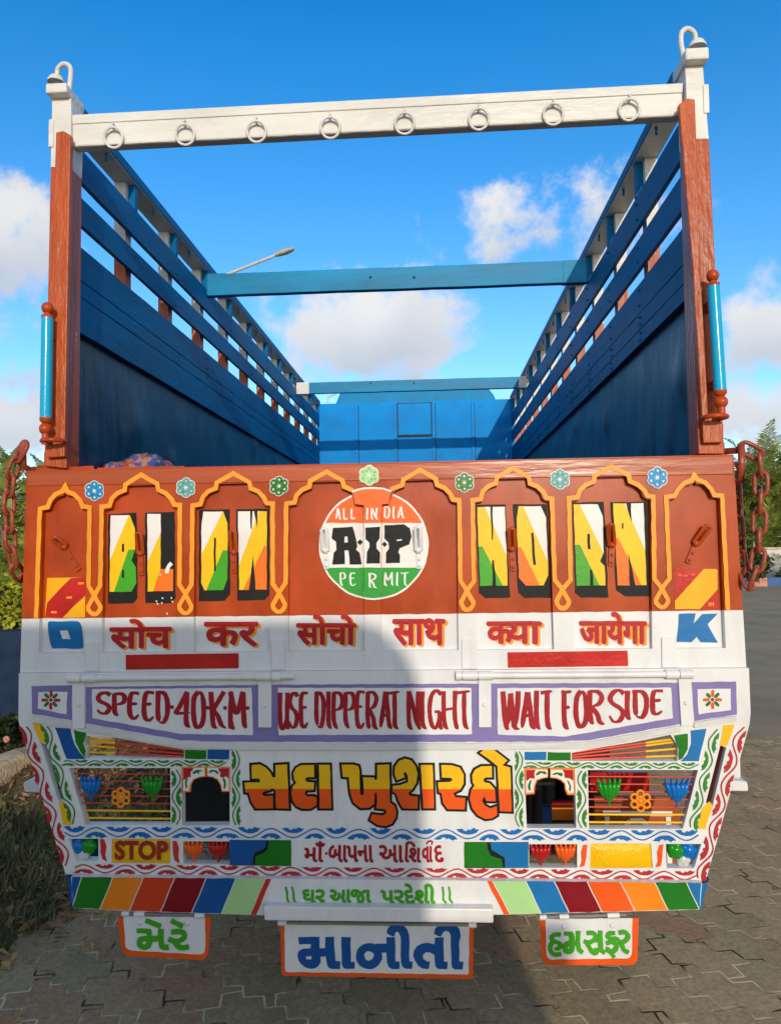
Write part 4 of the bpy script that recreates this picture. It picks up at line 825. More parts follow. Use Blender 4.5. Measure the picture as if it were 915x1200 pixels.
for BD in (LB, RB):
    for (p, q) in zip(BD, BD[1:]): mb = MB(); mb.paint([(p[0]+.7, BT(p[0])), (q[0]-.7, BT(q[0])), (q[1]-.7, bb(q[1])), (p[1]+.7, bb(p[1]))], q[2], YB-.0012); T(mb, 'stripe', bumper)
mb = MB(); Y = YB-.0012; text(mb, 'ઘર', (354, 1042, 381.5, 1058.6), LGRN, Y, 1.0); text(mb, 'આજા', (386, 1042, 435, 1058.6), LGRN, Y, 1.0); T(mb, 'lettering', bumper); mb = MB(); text(mb, 'પરદેશી', (446, 1035.5, 510.5, 1059.6), LGRN, Y, 1.0)
T(mb, 'lettering', bumper)
for x in (335, 342.5, 518, 525.5): mb = MB(); mb.ribbon([(x, 1039), (x+1.5, 1047), (x+1.6, 1054), (x+5, 1058.5)], 2.6, LGRN, Y, smooth=3); T(mb, 'verse_bar', bumper)
mb = MB(); mb.prism([(308.5, 1062.5), (578, 1065.5), (578, 1082), (310, 1079)], YB-.035, YB, WHITE); T(mb, 'centre_ledge', bumper, .004)
def rr_(q, r, which, n=5):
    out = []
    for i in range(4):
        p = Vector(q[i]); a = Vector(q[i-1]); b = Vector(q[(i+1) % 4])
        if i not in which: out.append(tuple(p)); continue
        s_, e = p+(a-p).normalized()*r, p+(b-p).normalized()*r
        for k in range(n+1): t = k/n; v = s_*(1-t)**2+p*2*t*(1-t)+e*t*t; out.append((v.x, v.y))
    return out
PLO = LRED
def plate(q, inner, r, label, Y=YB+.01):
    mb = MB(); mb.prism(rr_(q, r, (2, 3)), Y, Y+.003, PLO); mb.paint(rr_(inner, r*.75, (2, 3)), WHITE, Y-.0012)
    return T(mb, 'hanging_plate', label=label)
p1 = plate([(138, 1074), (247.5, 1074.5), (243.5, 1125.5), (143.5, 1119.5)], [(145, 1074), (240.5, 1074.5), (241, 1119), (147.5, 1113.5)], 10, 'small left white plate with orange border and green lettering')
p2 = plate([(328.5, 1081), (555, 1083.5), (554, 1147.5), (330.5, 1143.5)], [(333.5, 1081), (549.5, 1083.5), (549, 1142), (334, 1139)], 4, 'wide middle white plate with red border and blue lettering')
p3 = plate([(632.5, 1077), (748, 1076), (746.5, 1131), (635, 1131)], [(639, 1077), (740.5, 1076), (740, 1123), (640, 1124.5)], 10, 'small right white plate with orange border and green lettering')
YQ = YB+.01-.0025
def hinge(par, a, b, kn):
    mb = MB(); mb.tube([PY(*a, YQ), PY(*b, YQ)], .005, GREYS, 8)
    for x0, x1 in kn:
        f = lambda x: PY(x, lerp(a[1], b[1], (x-a[0])/(b[0]-a[0])), YQ); mb.tube([f(x0), f(x1)], .0085, WHITE, 10)
    T(mb, 'plate_hinge', par)
hinge(p1, (143, 1070.5), (242, 1073), ((143.5, 152), (158, 170), (229, 240))); hinge(p2, (330, 1081.5), (555, 1084), ((326, 336), (549, 558))); hinge(p3, (632, 1075), (733, 1072), ((632, 640), (655, 666), (711, 725)))
def bolts(par, pts):
    for p in pts:
        mb = MB(); mb.lathe(PY(*p, YQ), [(0, .004), (.006, .0035), (.0075, 0)], WHITE, (0, -1, 0), 8); T(mb, 'bolt', par)
bolts(p1, ((164, 1081.5), (219.5, 1082.5))); bolts(p3, ((660, 1086), (717, 1085)))
D_ = lambda p: K(335, 1075, 8.318, p); E_ = lambda p: K(440, 1075, 8.318, p); F_ = lambda p: K(135, 1065, 7.625, p); G_ = lambda p: K(628, 1065, 7.379, p)
mb = MB()
mb.paint([D_([(120, 190), (325, 192), (330, 300), (385, 300), (383, 190), (468, 188), (482, 425), (530, 430), (528, 503), (440, 503), (412, 488), (400, 455), (388, 380), (338, 382), (336, 440), (315, 475), (285, 495), (240, 502), (190, 490), (150, 462), (125, 425), (115, 370), (122, 335), (145, 315), (175, 305), (243, 303), (240, 262), (128, 262)]), D_([(195, 385), (250, 378), (250, 410), (200, 412)])], BLUED, YQ)
mb.paint(D_([(540, 192), (632, 192), (632, 435), (672, 435), (670, 503), (590, 503), (560, 488), (545, 450)]), BLUED, YQ)
cx, cy = D_([(810, 376)])[0]; mb.ribbon([(cx+10.6*math.cos(t), cy+10.4*math.sin(t)) for t in [2*math.pi*k/24 for k in range(24)]], 9.8, BLUED, YQ-.0004, closed=True, lift=0)
mb.paint(E_([(0, 256), (105, 258), (105, 195), (190, 195), (195, 430), (235, 430), (232, 503), (160, 503), (128, 485), (112, 440), (105, 345), (40, 345), (0, 330)]), BLUED, YQ)
mb.paint(E_([(108, 155), (120, 105), (160, 68), (210, 58), (270, 75), (310, 115), (328, 170), (330, 430), (362, 432), (355, 503), (290, 503), (262, 485), (248, 440), (245, 190), (225, 145), (205, 140), (190, 165), (185, 190), (150, 180)]), BLUED, YQ-.0002)
mb.paint(E_([(575, 200), (662, 195), (665, 430), (703, 432), (700, 503), (610, 503), (585, 480), (575, 440), (572, 370), (530, 340), (490, 340), (460, 370), (465, 405), (500, 430), (530, 430), (518, 505), (460, 500), (415, 470), (385, 425), (368, 380), (375, 330), (400, 285), (440, 260), (500, 245), (575, 262)]), BLUED, YQ)
mb.paint(E_([(568, 160), (580, 110), (630, 68), (700, 55), (770, 65), (815, 110), (830, 180), (815, 250), (815, 432), (857, 435), (850, 508), (770, 508), (748, 490), (740, 450), (732, 180), (715, 140), (680, 132), (655, 150), (635, 190), (600, 180)]), BLUED, YQ-.0002)
T(mb, 'lettering', p2)
def strokes(par, kk, st, col):
    mb = MB()
    for i, (w, pts) in enumerate(st): mb.ribbon(kk(pts), w, col, YQ-.0003*(i+1), smooth=4, lift=.0002)
    T(mb, 'lettering', par)
strokes(p1, F_, [(5.6, [(190, 200), (250, 198), (322, 202)]), (6.6, [(300, 200), (308, 240), (312, 290), (290, 335), (250, 340), (222, 320), (224, 285), (250, 268), (300, 268), (400, 270)]), (6.8, [(408, 180), (412, 270), (418, 330), (440, 345), (478, 342)]), (6.2, [(275, 103), (340, 130), (408, 158)]),
 (6.2, [(503, 208), (580, 205), (622, 225), (612, 265), (560, 292), (520, 285), (478, 268)]), (6.4, [(530, 290), (560, 335), (600, 352), (658, 338)]), (6.0, [(498, 105), (550, 130), (606, 160)])], LGRN)
strokes(p3, G_, [(5.2, [(212, 222), (165, 222), (135, 240), (140, 268), (170, 285), (205, 300), (208, 330), (180, 345), (172, 330)]), (5.4, [(150, 278), (125, 320), (128, 365), (160, 395), (215, 390)]), (5.0, [(240, 216), (318, 218)]), (6.4, [(302, 218), (312, 280), (308, 350), (280, 372), (255, 360), (255, 320), (300, 298), (365, 295)]), (5.4, [(362, 192), (364, 280), (370, 350), (402, 380)]),
 (5.2, [(435, 212), (490, 212), (515, 235), (505, 270), (460, 295), (415, 280)]), (5.4, [(440, 295), (465, 350), (495, 382), (520, 378), (522, 340)]), (4.4, [(500, 275), (555, 285)]), (5.4, [(555, 190), (556, 290), (562, 355), (598, 382)]),
 (5.0, [(685, 212), (635, 214), (622, 240), (645, 260), (690, 262), (640, 290), (605, 300)]), (5.2, [(650, 290), (690, 310), (690, 350), (655, 375), (620, 360), (625, 335)]), (4.6, [(648, 370), (660, 400), (680, 425)]), (5.2, [(715, 212), (765, 205), (795, 235), (775, 275), (740, 292), (706, 285)]), (5.2, [(735, 295), (760, 355), (802, 378)])], LGRN)
# ================================================================ corner posts, top beam
def post(px, name='corner_post'):
    mb = MB()
    for loops, y0, y1, mt in px: mb.prism(loops, y0, y1, mt)
    return T(mb, name, truck, .003)
lpost = post([([(61.5, 106), (83.5, 106), (83.5, 160), (82, 196), (59.5, 196)], .0, .09, WHITEW), ([(59.5, 196.2), (82, 196.2), (78, 549), (52, 546)], .0, .09, OXROUGH), ([(57.5, 139.5), (63.5, 139), (63, 172), (57, 172)], -.004, .07, WHITEW), ([(81, 392), (83.6, 390), (83.6, 551), (81, 551)], .085, .1, OXROUGH), ([(51.5, 530), (82, 528), (82, 552), (51.5, 553)], .03, .1, OXIDE)])
mb = MB(); mb.prism([(65.8, 155), (74, 153), (83, 158), (75.7, 535), (54.7, 536.5)], -.024, -.001, OXROUGH); T(mb, 'wooden_plank', lpost, .003)
rpost = post([([(802, 70), (823, 70), (826, 110), (830.5, 163), (806, 163)], 0, .09, WHITEW), ([(806, 163.2), (830.5, 163.2), (848.5, 532), (818, 532)], 0, .09, OXROUGH), ([(823.5, 98.5), (830, 98), (831, 132), (824.5, 132.5)], -.004, .07, WHITEW), ([(806.8, 374), (809.5, 374), (816, 534), (812.5, 535)], .085, .1, OXROUGH), ([(816, 520), (849, 518), (849, 534), (816, 536)], .03, .1, OXIDE)])
mb = MB(); mb.prism([(795, 122), (805, 115), (814, 116), (820.8, 310), (829.5, 485), (847.5, 497), (847, 518.5), (824, 519), (811, 310)], -.024, -.001, OXROUGH); T(mb, 'wooden_plank', rpost, .003)
def finial(par, cap, dome, hook):
    mb = MB(); a, b = PY(cap[0], cap[3], -.03), PY(cap[2], cap[1], -.03)
    mb.box(a.x, b.x, -.035, .10, a.z, b.z, WHITEW); T(mb, 'post_cap', par, .006)
    mb = MB(); c = PY((dome[0]+dome[2])/2, dome[3], .03); r = (dome[2]-dome[0])*.00142; h = (dome[3]-dome[1])*.0028
    mb.lathe(c, [(r, 0), (r*1.02, h*.25), (r*.78, h*.75), (r*.55, h), (0, h)], WHITEW); T(mb, 'cap_dome', par)
    mb = MB(); mb.tube([PY(x, y, Yv) for x, y, Yv in hook], .0085, WHITEW, 10); T(mb, 'rope_hook', par)
hk = lambda pts: [(p.x, p.y, .03-.03*i/ (len(pts)*4)) for i, p in enumerate(catmull([Vector(q) for q in pts], 5))]
finial(lpost, (54.2, 97, 79, 110), (56, 88.2, 76.5, 97), hk([(67.5, 89), (68, 82), (72, 76.5), (77, 75), (82, 78), (83.5, 85), (82.3, 98), (80.5, 114)]))
finial(rpost, (802.5, 55.5, 829.8, 71), (806.3, 47, 826.5, 56), hk([(814.5, 48), (813.5, 40), (809, 35), (803, 34), (798, 39), (797.5, 50), (799.5, 62), (801.5, 75)]))
def rod(par, top, bot, ring, Y=-.062):
    mb = MB(); a, b = PY(*top, Y), PY(*bot, Y); mb.tube([a, b], .0188, CYAN, 20); T(mb, 'grab_rod', par)
    mb = MB(); d = (a-b).normalized()
    mb.lathe(a, [(.0195, -.004), (.0195, .004), (.012, .007), (.012, .012)], OXIDE, d); mb.ball(a+d*.03, .020, OXIDE, 16)
    T(mb, 'rod_knob', par); mb = MB()
    mb.lathe(b, [(.012, -.014), (.0195, -.006), (.0195, .004)], OXIDE, d); mb.ball(b-d*.033, .021, OXIDE, 16); mb.tube([b-d*.05, b-d*.085], .012, OXIDE, 10)
    T(mb, 'rod_knob', par)
    for p in (a-d*.055, b+d*.03): mb = MB(); mb.beam(p, Vector((p.x, .0, p.z)), .016, .03, OXIDE); T(mb, 'rod_bracket', par)
    mb = MB()
    c = PY(*ring, -.045); mb.tube([c+Vector((math.cos(t)*.036, math.sin(t)*.036, 0)) for t in [2*math.pi*k/16 for k in range(16)]], .0075, OXIDE, 8, closed=True)
    T(mb, 'rod_ring', par)
rod(lpost, (56, 371.5), (54, 491), (63, 517)); rod(rpost, (835.3, 334), (843.5, 459), (837, 489))
mb = MB(); a, b = PY(83.7, 136.3, .015), PY(799.5, 99, .015); c, d = PY(84.5, 171.8, .015), PY(799.5, 135.2, .015)
o_ = Vector((0, .045, 0)); a = Vector((-1.045, a.y, a.z)) if a.x < -1.045 else a
mb.obox([c, d, c+o_, d+o_, a, b, a+o_, b+o_], WHITEW); beam = T(mb, 'top_beam', truck, .006, label='thick white timber across the top of the rear opening')
mb = MB(); p_, q_ = PY(85, 145, .015), PY(799, 108, .015); mb.obox([p_+Vector((0, -.004, -.003)), q_+Vector((0, -.004, -.003)), p_+Vector((0, .01, -.003)), q_+Vector((0, .01, -.003)), a+Vector((0, -.004, .003)), b+Vector((0, -.004, .003)), a+Vector((0, .046, .003)), b+Vector((0, .046, .003))], WHITEW); T(mb, 'capping_strip', beam, .002)
for x, y in ((133.3, 149), (217, 145.5), (300.8, 142), (387, 137.5), (474, 132.5), (561, 127.5), (648, 121.5), (737, 116.5)):
    mb = MB(); c = PY(x, y+12.2, .004); r = .0325
    mb.tube([c+Vector((math.cos(t)*r, -.008*math.sin(t), math.sin(t)*r)) for t in [2*math.pi*k/24 for k in range(24)]], .0048, WHITEW, 8, closed=True)
    e = PY(x, y+.2, .006); mb.tube([e+Vector((0, .013*math.cos(t), .009*math.sin(t)+.003)) for t in [2*math.pi*k/10 for k in range(10)]], .0036, WHITEW, 6, closed=True); T(mb, 'ring', beam)
# ================================================================ load bed
XI = 1.072; YF = 5.80; ZT = 3.285; ZF = 1.26
zz = lambda y: PY(84, y, .1).z
SLATS = {-1: [(3.010, 3.13), (2.848, 2.948), (2.641, 2.762), (2.579, 2.636), (2.446, 2.574)], 1: [(2.962, 3.09), (2.786, 2.905), (2.601, 2.721), (2.533, 2.596), (2.472, 2.528)]}
for sg in (-1, 1):
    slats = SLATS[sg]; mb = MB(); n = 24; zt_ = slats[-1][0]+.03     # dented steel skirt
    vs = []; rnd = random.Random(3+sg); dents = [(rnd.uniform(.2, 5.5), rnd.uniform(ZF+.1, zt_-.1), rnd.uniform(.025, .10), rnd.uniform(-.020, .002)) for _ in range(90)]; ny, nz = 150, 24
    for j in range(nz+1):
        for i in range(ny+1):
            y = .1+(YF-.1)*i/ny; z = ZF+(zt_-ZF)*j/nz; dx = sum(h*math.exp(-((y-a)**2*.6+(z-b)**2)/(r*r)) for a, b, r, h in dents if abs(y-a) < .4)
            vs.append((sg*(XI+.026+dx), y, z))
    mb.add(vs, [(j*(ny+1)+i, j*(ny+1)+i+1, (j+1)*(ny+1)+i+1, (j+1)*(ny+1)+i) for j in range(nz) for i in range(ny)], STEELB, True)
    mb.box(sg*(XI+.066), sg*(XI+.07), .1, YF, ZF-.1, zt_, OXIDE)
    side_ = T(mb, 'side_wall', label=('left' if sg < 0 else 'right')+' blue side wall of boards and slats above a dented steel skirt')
    for (z0, z1) in slats:
        mb = MB(); k = 40; vs = []
        for i in range(k+1):
            y = .075+(YF-.075)*i/k; w1, w2 = random.uniform(-.0012, .0012), random.uniform(-.0012, .0012)
            vs += [(sg*XI, y, z0+w1), (sg*(XI+.018), y, z0+w1), (sg*(XI+.018), y, z1+w2), (sg*XI, y, z1+w2)]
        fs = [(4*i+a, 4*i+(a+1) % 4, 4*i+4+(a+1) % 4, 4*i+4+a) for i in range(k) for a in range(4)]+[(0, 1, 2, 3), (4*k, 4*k+1, 4*k+2, 4*k+3)]
        mb.add(vs, fs, BEDB)
        for yb in [.66+.51*q for q in range(11)]:
            for dz in (.25, .75): mb.ball((sg*(XI-.001), yb+random.uniform(-.008, .008), lerp(z0, z1, dz)), .0065, BEDB, 6)
        T(mb, 'slat', side_)
    mb = MB(); mb.box(sg*(XI-.012), sg*(XI+.085), .13, YF, ZT-.04, ZT, BEDB); mb.box(sg*(XI-.008), sg*(XI+.08), .135, YF-.005, ZT-.044, ZT-.0405, WHITEW)
    for q in range(11): mb.tube([(sg*(XI+.01), .4+.5*q, ZT-.042), (sg*(XI+.01), .4+.5*q, ZT-.075)], .006, BEDB, 6)
    T(mb, 'top_rail', side_, .003)
    for q in range(11):
        y = .66+.51*q; mb = MB(); zs = (2.97 if sg < 0 else 2.87)+random.uniform(-.02, .02)
        mb.box(sg*(XI+.0305), sg*(XI+.08), y-.03, y+.03, zs, ZT-.045, WHITEW); mb.box(sg*(XI+.0305), sg*(XI+.08), y-.03, y+.03, ZF-.05, zs-.0005, OXROUGH)
        mb.box(sg*(XI+.000), sg*(XI+.0300), y-.0, y+.03, slats[0][1]+.003, ZT-.045, BEDB); T(mb, 'stake_post', side_)
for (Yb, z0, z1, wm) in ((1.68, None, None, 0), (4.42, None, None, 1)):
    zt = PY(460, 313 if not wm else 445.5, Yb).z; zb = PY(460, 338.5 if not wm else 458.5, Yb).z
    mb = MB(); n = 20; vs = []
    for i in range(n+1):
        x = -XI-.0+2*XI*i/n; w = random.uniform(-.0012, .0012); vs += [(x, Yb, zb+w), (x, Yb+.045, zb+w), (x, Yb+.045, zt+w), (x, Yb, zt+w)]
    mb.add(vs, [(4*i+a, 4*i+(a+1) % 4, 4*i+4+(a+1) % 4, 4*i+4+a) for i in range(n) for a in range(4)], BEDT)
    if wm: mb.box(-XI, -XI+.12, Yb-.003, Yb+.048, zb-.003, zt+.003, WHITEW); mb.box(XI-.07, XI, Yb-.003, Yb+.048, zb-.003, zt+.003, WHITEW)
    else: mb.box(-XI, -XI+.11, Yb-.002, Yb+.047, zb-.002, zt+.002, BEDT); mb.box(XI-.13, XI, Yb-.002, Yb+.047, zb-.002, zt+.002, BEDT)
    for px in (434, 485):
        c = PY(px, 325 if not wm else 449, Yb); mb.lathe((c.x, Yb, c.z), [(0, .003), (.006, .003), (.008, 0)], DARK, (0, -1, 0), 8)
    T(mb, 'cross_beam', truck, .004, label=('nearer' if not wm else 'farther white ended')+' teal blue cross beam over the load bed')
mb = MB(); mb.box(-1.12, 1.12, .07, YF, ZF-.06, ZF, STEELB); T(mb, 'bed_floor')
fz = lambda y: PY(486, y, YF).z; fx = lambda x: PY(x, 500, YF).x
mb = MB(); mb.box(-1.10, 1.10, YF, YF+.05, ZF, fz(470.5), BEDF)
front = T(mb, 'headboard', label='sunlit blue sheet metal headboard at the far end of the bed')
mb = MB()
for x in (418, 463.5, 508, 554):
    mb = MB(); mb.box(fx(x)-.016, fx(x)+.016, YF-.018, YF, ZF, fz(473), BEDF); mb.box(fx(x)+.017, fx(x)+.024, YF-.003, YF, ZF, fz(473), DARK); T(mb, 'headboard_rib', front)  # dark strip paints the shadowed gap beside each rib
mb = MB(); mb.box(fx(464.8), fx(506.8), YF-.006, YF-.001, fz(510.2), fz(472), DARK); T(mb, 'hatch_gap_shade', front)  # dark sheet draws a painted shade line round the hatch
mb = MB(); mb.box(fx(466.5), fx(505), YF-.012, YF, fz(509.5), fz(473), BEDF); mb.box(fx(465.5), fx(506), YF-.012, YF, fz(512), fz(510), DARK); T(mb, 'hatch', front, .002)  # dark bar paints the shaded gap under the hatch
mb = MB(); y0 = YF+.35
P3 = [PY(x, y, y0) for x, y in [(388, 486), (399, 459), (404, 456.5), (572, 455), (578, 462), (588, 484)]]
CABB = paint('cab_blue_paint', (.002, .21, .46), .5, .15, .15, 12, spec=.15); mb.slab([P3], Vector((0, 1.5, 0)), CABB); mb.box(-1.08, 1.08, y0, y0+1.75, .75, fz(486)-.02, CABB)
cab = T(mb, 'cab', truck, .02, label='blue cab roof just showing over the headboard')
for sg in (-1, 1):
    mb = MB(); mb.box(sg*1.081, sg*1.086, y0+.7, y0+1.5, 2.0, 2.7, DARK); T(mb, 'side_window', cab)
    mb = MB(); mb.tube([(sg*1.08, y0+1.6, 2.6), (sg*1.25, y0+1.7, 2.65), (sg*1.28, y0+1.7, 2.3)], .012, DARK); mb.box(sg*1.2, sg*1.36, y0+1.69, y0+1.73, 2.25, 2.6, DARK); T(mb, 'wing_mirror', cab)
mb = MB(); mb.box(-1.0, 1.0, y0+1.751, y0+1.756, 2.0, 2.75, DARK); T(mb, 'windscreen', cab)
mb = MB(); c = PY(384, 474, YF+.1); mb.tube([c, c+Vector((0, 0, .08)), c+Vector((.1, 0, .13))], .012, WHITEW, 8); T(mb, 'roof_bracket', cab)
# ---- running gear
mb = MB()
for sg in (-1, 1): mb.box(sg*.38, sg*.46, .12, 7.3, .82, 1.08, DARK)
for y in (.16, 1.1, 2.4, 3.8, 5.2): mb.box(-.38, .38, y, y+.08, .85, 1.05, DARK)
for i in range(14): mb.box(-1.08, 1.08, .2+i*.41, .27+i*.41, 1.08, 1.2, DARK)
T(mb, 'chassis')
def axle(y):
    mb = MB(); mb.tube([(-.95, y, .5), (.95, y, .5)], .07, DARK, 12); mb.ball((0, y, .5), .2, DARK, 16)
    for sg in (-1, 1):
        for k in range(5): mb.box(sg*.46, sg*.54, y-.62+k*.07, y+.62-k*.07, .66-k*.022+.0005, .68-k*.022, DARK)
    ax = T(mb, 'axle')
    for sg in (-1, 1):
        for x in ((.66, .93) if y < 4 else (.85,)):
            mb = MB(); pr = [(.27, -.11), (.40, -.125), (.475, -.10), (.49, -.06), (.48, -.052), (.48, -.045), (.49, -.04), (.49, -.005), (.48, 0), (.49, .005), (.49, .04), (.48, .045), (.48, .052), (.49, .06), (.475, .10), (.40, .125), (.27, .11)]
            mb.lathe((sg*x, y, .49), pr, RUBBER, (1, 0, 0), 36); w = T(mb, 'wheel', ax)
            mb = MB(); mb.lathe((sg*x, y, .49), [(.275, -.1), (.24, -.08), (.22, -.02), (.09, -.01), (.08, .04), (0, .04)], RIMR, (sg, 0, 0), 24); T(mb, 'rim', ax)
axle(1.75); axle(6.6)
Yf = .50; x0, x1 = .80, 1.12; mb = MB(); mb.box(x0, x1, Yf, Yf+.02, .30, .672, paint('rust_red_board', (.34, .07, .018), .5, .2, dirt=.3))
fl = T(mb, 'mud_flap', label='rust red board with a white painted frame'); mb = MB(); Yw = Yf-.003; cxm = (x0+x1)/2
for a, b in (((x0+.045, .33), (x0+.045, .60)), ((x0+.03, .612), (x1-.03, .612)), ((x1-.045, .60), (x1-.045, .33)), ((cxm-.10, .48), (cxm-.03, .585)), ((cxm-.03, .585), (cxm+.02, .585)), ((cxm+.02, .585), (cxm+.09, .48))):
    mb.beam((a[0], Yw, a[1]), (b[0], Yw, b[1]), .018, .004, WPAINT, up=(0, 1, 0))
mb.ball((cxm, Yw, .52), .03, BLUED, 12, (1, .1, 1)); T(mb, 'flap_pattern', fl)
mb = MB(); mb.box(x0-.02, x1-.12, Yf-.03, Yf+.01, .70, .775, LAMPR); T(mb, 'reflector_box', fl)
mb = MB(); mb.box(-1.1, -.56, 1.12, 1.14, .24, .9, RUBBER); T(mb, 'mud_flap', label='plain black rubber mud flap')
mb = MB(); mb.box(.655, .79, .62, .68, .540, .588, ORANGE); mb.box(.66, .79, .64, .68, .592, .602, MAROON); mb.box(.62, .653, .62, .68, .46, .582, BLUED)
GREYD = paint('dull_grey_frame', (.13, .12, .11), .6, .2, .3, dirt=.3)
for a, b in (((.67, .44), (.67, .525)), ((.66, .53), (.79, .53)), ((.71, .44), (.77, .52)), ((.77, .52), (.81, .44))): mb.beam((a[0], .60, a[1]), (b[0], .60, b[1]), .014, .02, GREYD, up=(0, 1, 0))
T(mb, 'tool_rack')
for sg, q in ((-1, [(26, 917), (60, 915), (60, 930), (28, 929)]), (1, [(838, 913), (876, 916), (878, 928), (836, 927)])):
    mb = MB(); mb.prism(q, .35, .45, WHITE); 
    if sg > 0: mb.prism([(858, 868), (866.5, 868), (868, 914), (859, 914)], .35, .40, WHITE)
    T(mb, 'side_guard_bar', truck, .01)
# ---- safety chains
def link_mesh(L=.038, w=.0185, r=.0072):
    mb = MB(); pts = []
    for k in range(10): t = -math.pi/2+math.pi*k/9; pts.append((w*math.cos(t) if 0 else w*math.cos(t), 0, 0))
    pts = []
    for k in range(9): t = math.pi*k/8; pts.append(Vector((w*math.cos(t), 0, L-w+w*math.sin(t))))
    for k in range(9): t = math.pi+math.pi*k/8; pts.append(Vector((w*math.cos(t), 0, -(L-w)+w*math.sin(t))))
    mb.tube(pts, r, CHAIN, 8, closed=True); return mb
def chain(path, hook, label, Y):
    mb = MB(); mb.tube([PY(x, y, yy) for x, y, yy in hook], .011, CHAIN, 10); ch = T(mb, 'tailgate_chain', label=label)
    pts = catmull([PY(x, y, yy) for x, y, yy in path], 24); pitch = 2*(.038-.0072)-.001; acc = 0; last = pts[0]; i = 0; proto = None; nodes = [pts[0]]
    for p in pts[1:]:
        while (p-nodes[-1]).length >= pitch: nodes.append(nodes[-1]+(p-nodes[-1]).normalized()*pitch)
    for k in range(len(nodes)-1):
        a, b = nodes[k], nodes[k+1]; d = (b-a).normalized(); ref = Vector((0, 1, 0)); x = d.cross(ref).normalized(); y = d.cross(x).normalized()
        an = R(28 if k % 2 == 0 else 112); x2 = x*math.cos(an)+y*math.sin(an); y2 = d.cross(x2)
        M_ = Matrix((x2, y2, d)).transposed().to_4x4(); M_.translation = (a+b)/2
        if proto is None: proto = link_mesh().build('chain_link', ch); o = proto
        else: o = proto.copy(); COL.objects.link(o); o.parent = ch
        o.matrix_local = M_
chain([(30, 520, -.03), (22, 535, -.03), (13, 560, -.03), (11, 600, -.03), (13, 640, -.03), (18, 668, -.01), (28, 676, .05), (36, 668, .11), (38, 620, .11), (38, 560, .11)], [(52, 549, .05), (36, 551, .02), (28, 546, -.02), (27, 528, -.03), (30, 518, -.03)], 'left loop of heavy oxide red chain beside the tailgate', 0)
chain([(869, 523, -.02), (882, 521, -.02), (890, 535, -.02), (891, 575, -.02), (889, 615, -.02), (888, 655, -.02), (880, 685, -.02), (872, 686, 0), (868, 660, .03), (866, 630, .06), (863, 595, .09), (861, 560, .10), (860, 545, .1)], [(848, 529, .05), (862, 528, .0), (868, 522, -.02), (868.5, 545, -.02), (869, 562, -.02), (867, 545, -.015)], 'right loop of heavy oxide red chain hanging in two strands', 0)
# ---- cloth bundle in the bed
def cloth_mat():
    mt, N, L, P = node_mat('patterned_cloth'); tc = N.new('ShaderNodeTexCoord'); vo = N.new('ShaderNodeTexVoronoi'); vo.inputs['Scale'].default_value = 55; L.new(tc.outputs['Object'], vo.inputs[0])
    cr = N.new('ShaderNodeValToRGB'); cr.color_ramp.interpolation = 'CONSTANT'; e = cr.color_ramp.elements; e[0].color = (.36, .20, .15, 1); e[1].position = .36; e[1].color = (.05, .09, .33, 1); x = e.new(.7); x.color = (.42, .07, .05, 1); L.new(vo.outputs['Color'], cr.inputs[0]); L.new(cr.outputs[0], P.inputs['Base Color']); P.inputs['Roughness'].default_value = .95; return mt
CL = cloth_mat(); cb = MB()
for (px, py, rx, ry, rz, Yc) in ((171, 545, .085, .10, .045, .52), (142, 556, .13, .12, .05, .50), (187, 553, .07, .10, .05, .58)):
    c = PY(px, py, Yc); n = 22; vs = []; m_ = 11
    for i in range(m_+1):
        th = math.pi*i/m_
        for k in range(n):
            a = 2*math.pi*k/n; f = 1+.06*math.sin(5*a+i)+.05*math.sin(3*a-2*i); vs.append((c.x+rx*f*math.sin(th)*math.cos(a), c.y+ry*f*math.sin(th)*math.sin(a), c.z+rz*f*math.cos(th) if th < 1.9 else max(ZF+.002, c.z-(th-1.9)*1.2)))
    cb.add(vs, [(i*n+k, i*n+(k+1) % n, (i+1)*n+(k+1) % n, (i+1)*n+k) for i in range(m_) for k in range(n)], CL, True)
tag(cb.build('cloth_bundle'), 'blue and red patterned cloth bundle lying in the truck bed by its left wall', 'cloth')
# ================================================================ surroundings
def leafy(name, c1, c2, trans=.25, rough=.5):
    mt, N, L, P = node_mat(name); oi = N.new('ShaderNodeTexCoord'); n = N.new('ShaderNodeTexNoise'); n.inputs['Scale'].default_value = 3.5; n.inputs['Detail'].default_value = 6; L.new(oi.outputs['Object'], n.inputs[0])
    cr = N.new('ShaderNodeValToRGB'); cr.color_ramp.elements[0].position = .38; cr.color_ramp.elements[1].position = .64; cr.color_ramp.elements[0].color = (*c1, 1); cr.color_ramp.elements[1].color = (*c2, 1); L.new(n.outputs[0], cr.inputs[0])
    L.new(cr.outputs[0], P.inputs['Base Color']); P.inputs['Roughness'].default_value = rough
    P.inputs['Transmission Weight'].default_value = 0; P.inputs['Subsurface Weight'].default_value = 0
    tr = N.new('ShaderNodeBsdfTranslucent'); L.new(cr.outputs[0], tr.inputs[0]); ms = N.new('ShaderNodeMixShader'); ms.inputs[0].default_value = trans
    L.new(P.outputs[0], ms.inputs[1]); L.new(tr.outputs[0], ms.inputs[2]); L.new(ms.outputs[0], N['Material Output'].inputs[0]); return mt
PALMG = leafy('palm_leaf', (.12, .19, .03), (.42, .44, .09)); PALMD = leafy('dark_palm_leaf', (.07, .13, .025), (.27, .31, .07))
HEDGE = leafy('hedge_leaf', (.26, .33, .02), (.66, .60, .06)); BUSH = leafy('bush_leaf', (.02, .045, .012), (.075, .11, .025)); GRASS = leafy('grass_blade', (.11, .13, .03), (.28, .28, .09)); DRYL = leafy('dry_leaf', (.26, .13, .05), (.60, .40, .18), .15, .8)
BARK = earthy('palm_bark', (.12, .10, .075), (.25, .21, .16), 8, .8, .02)
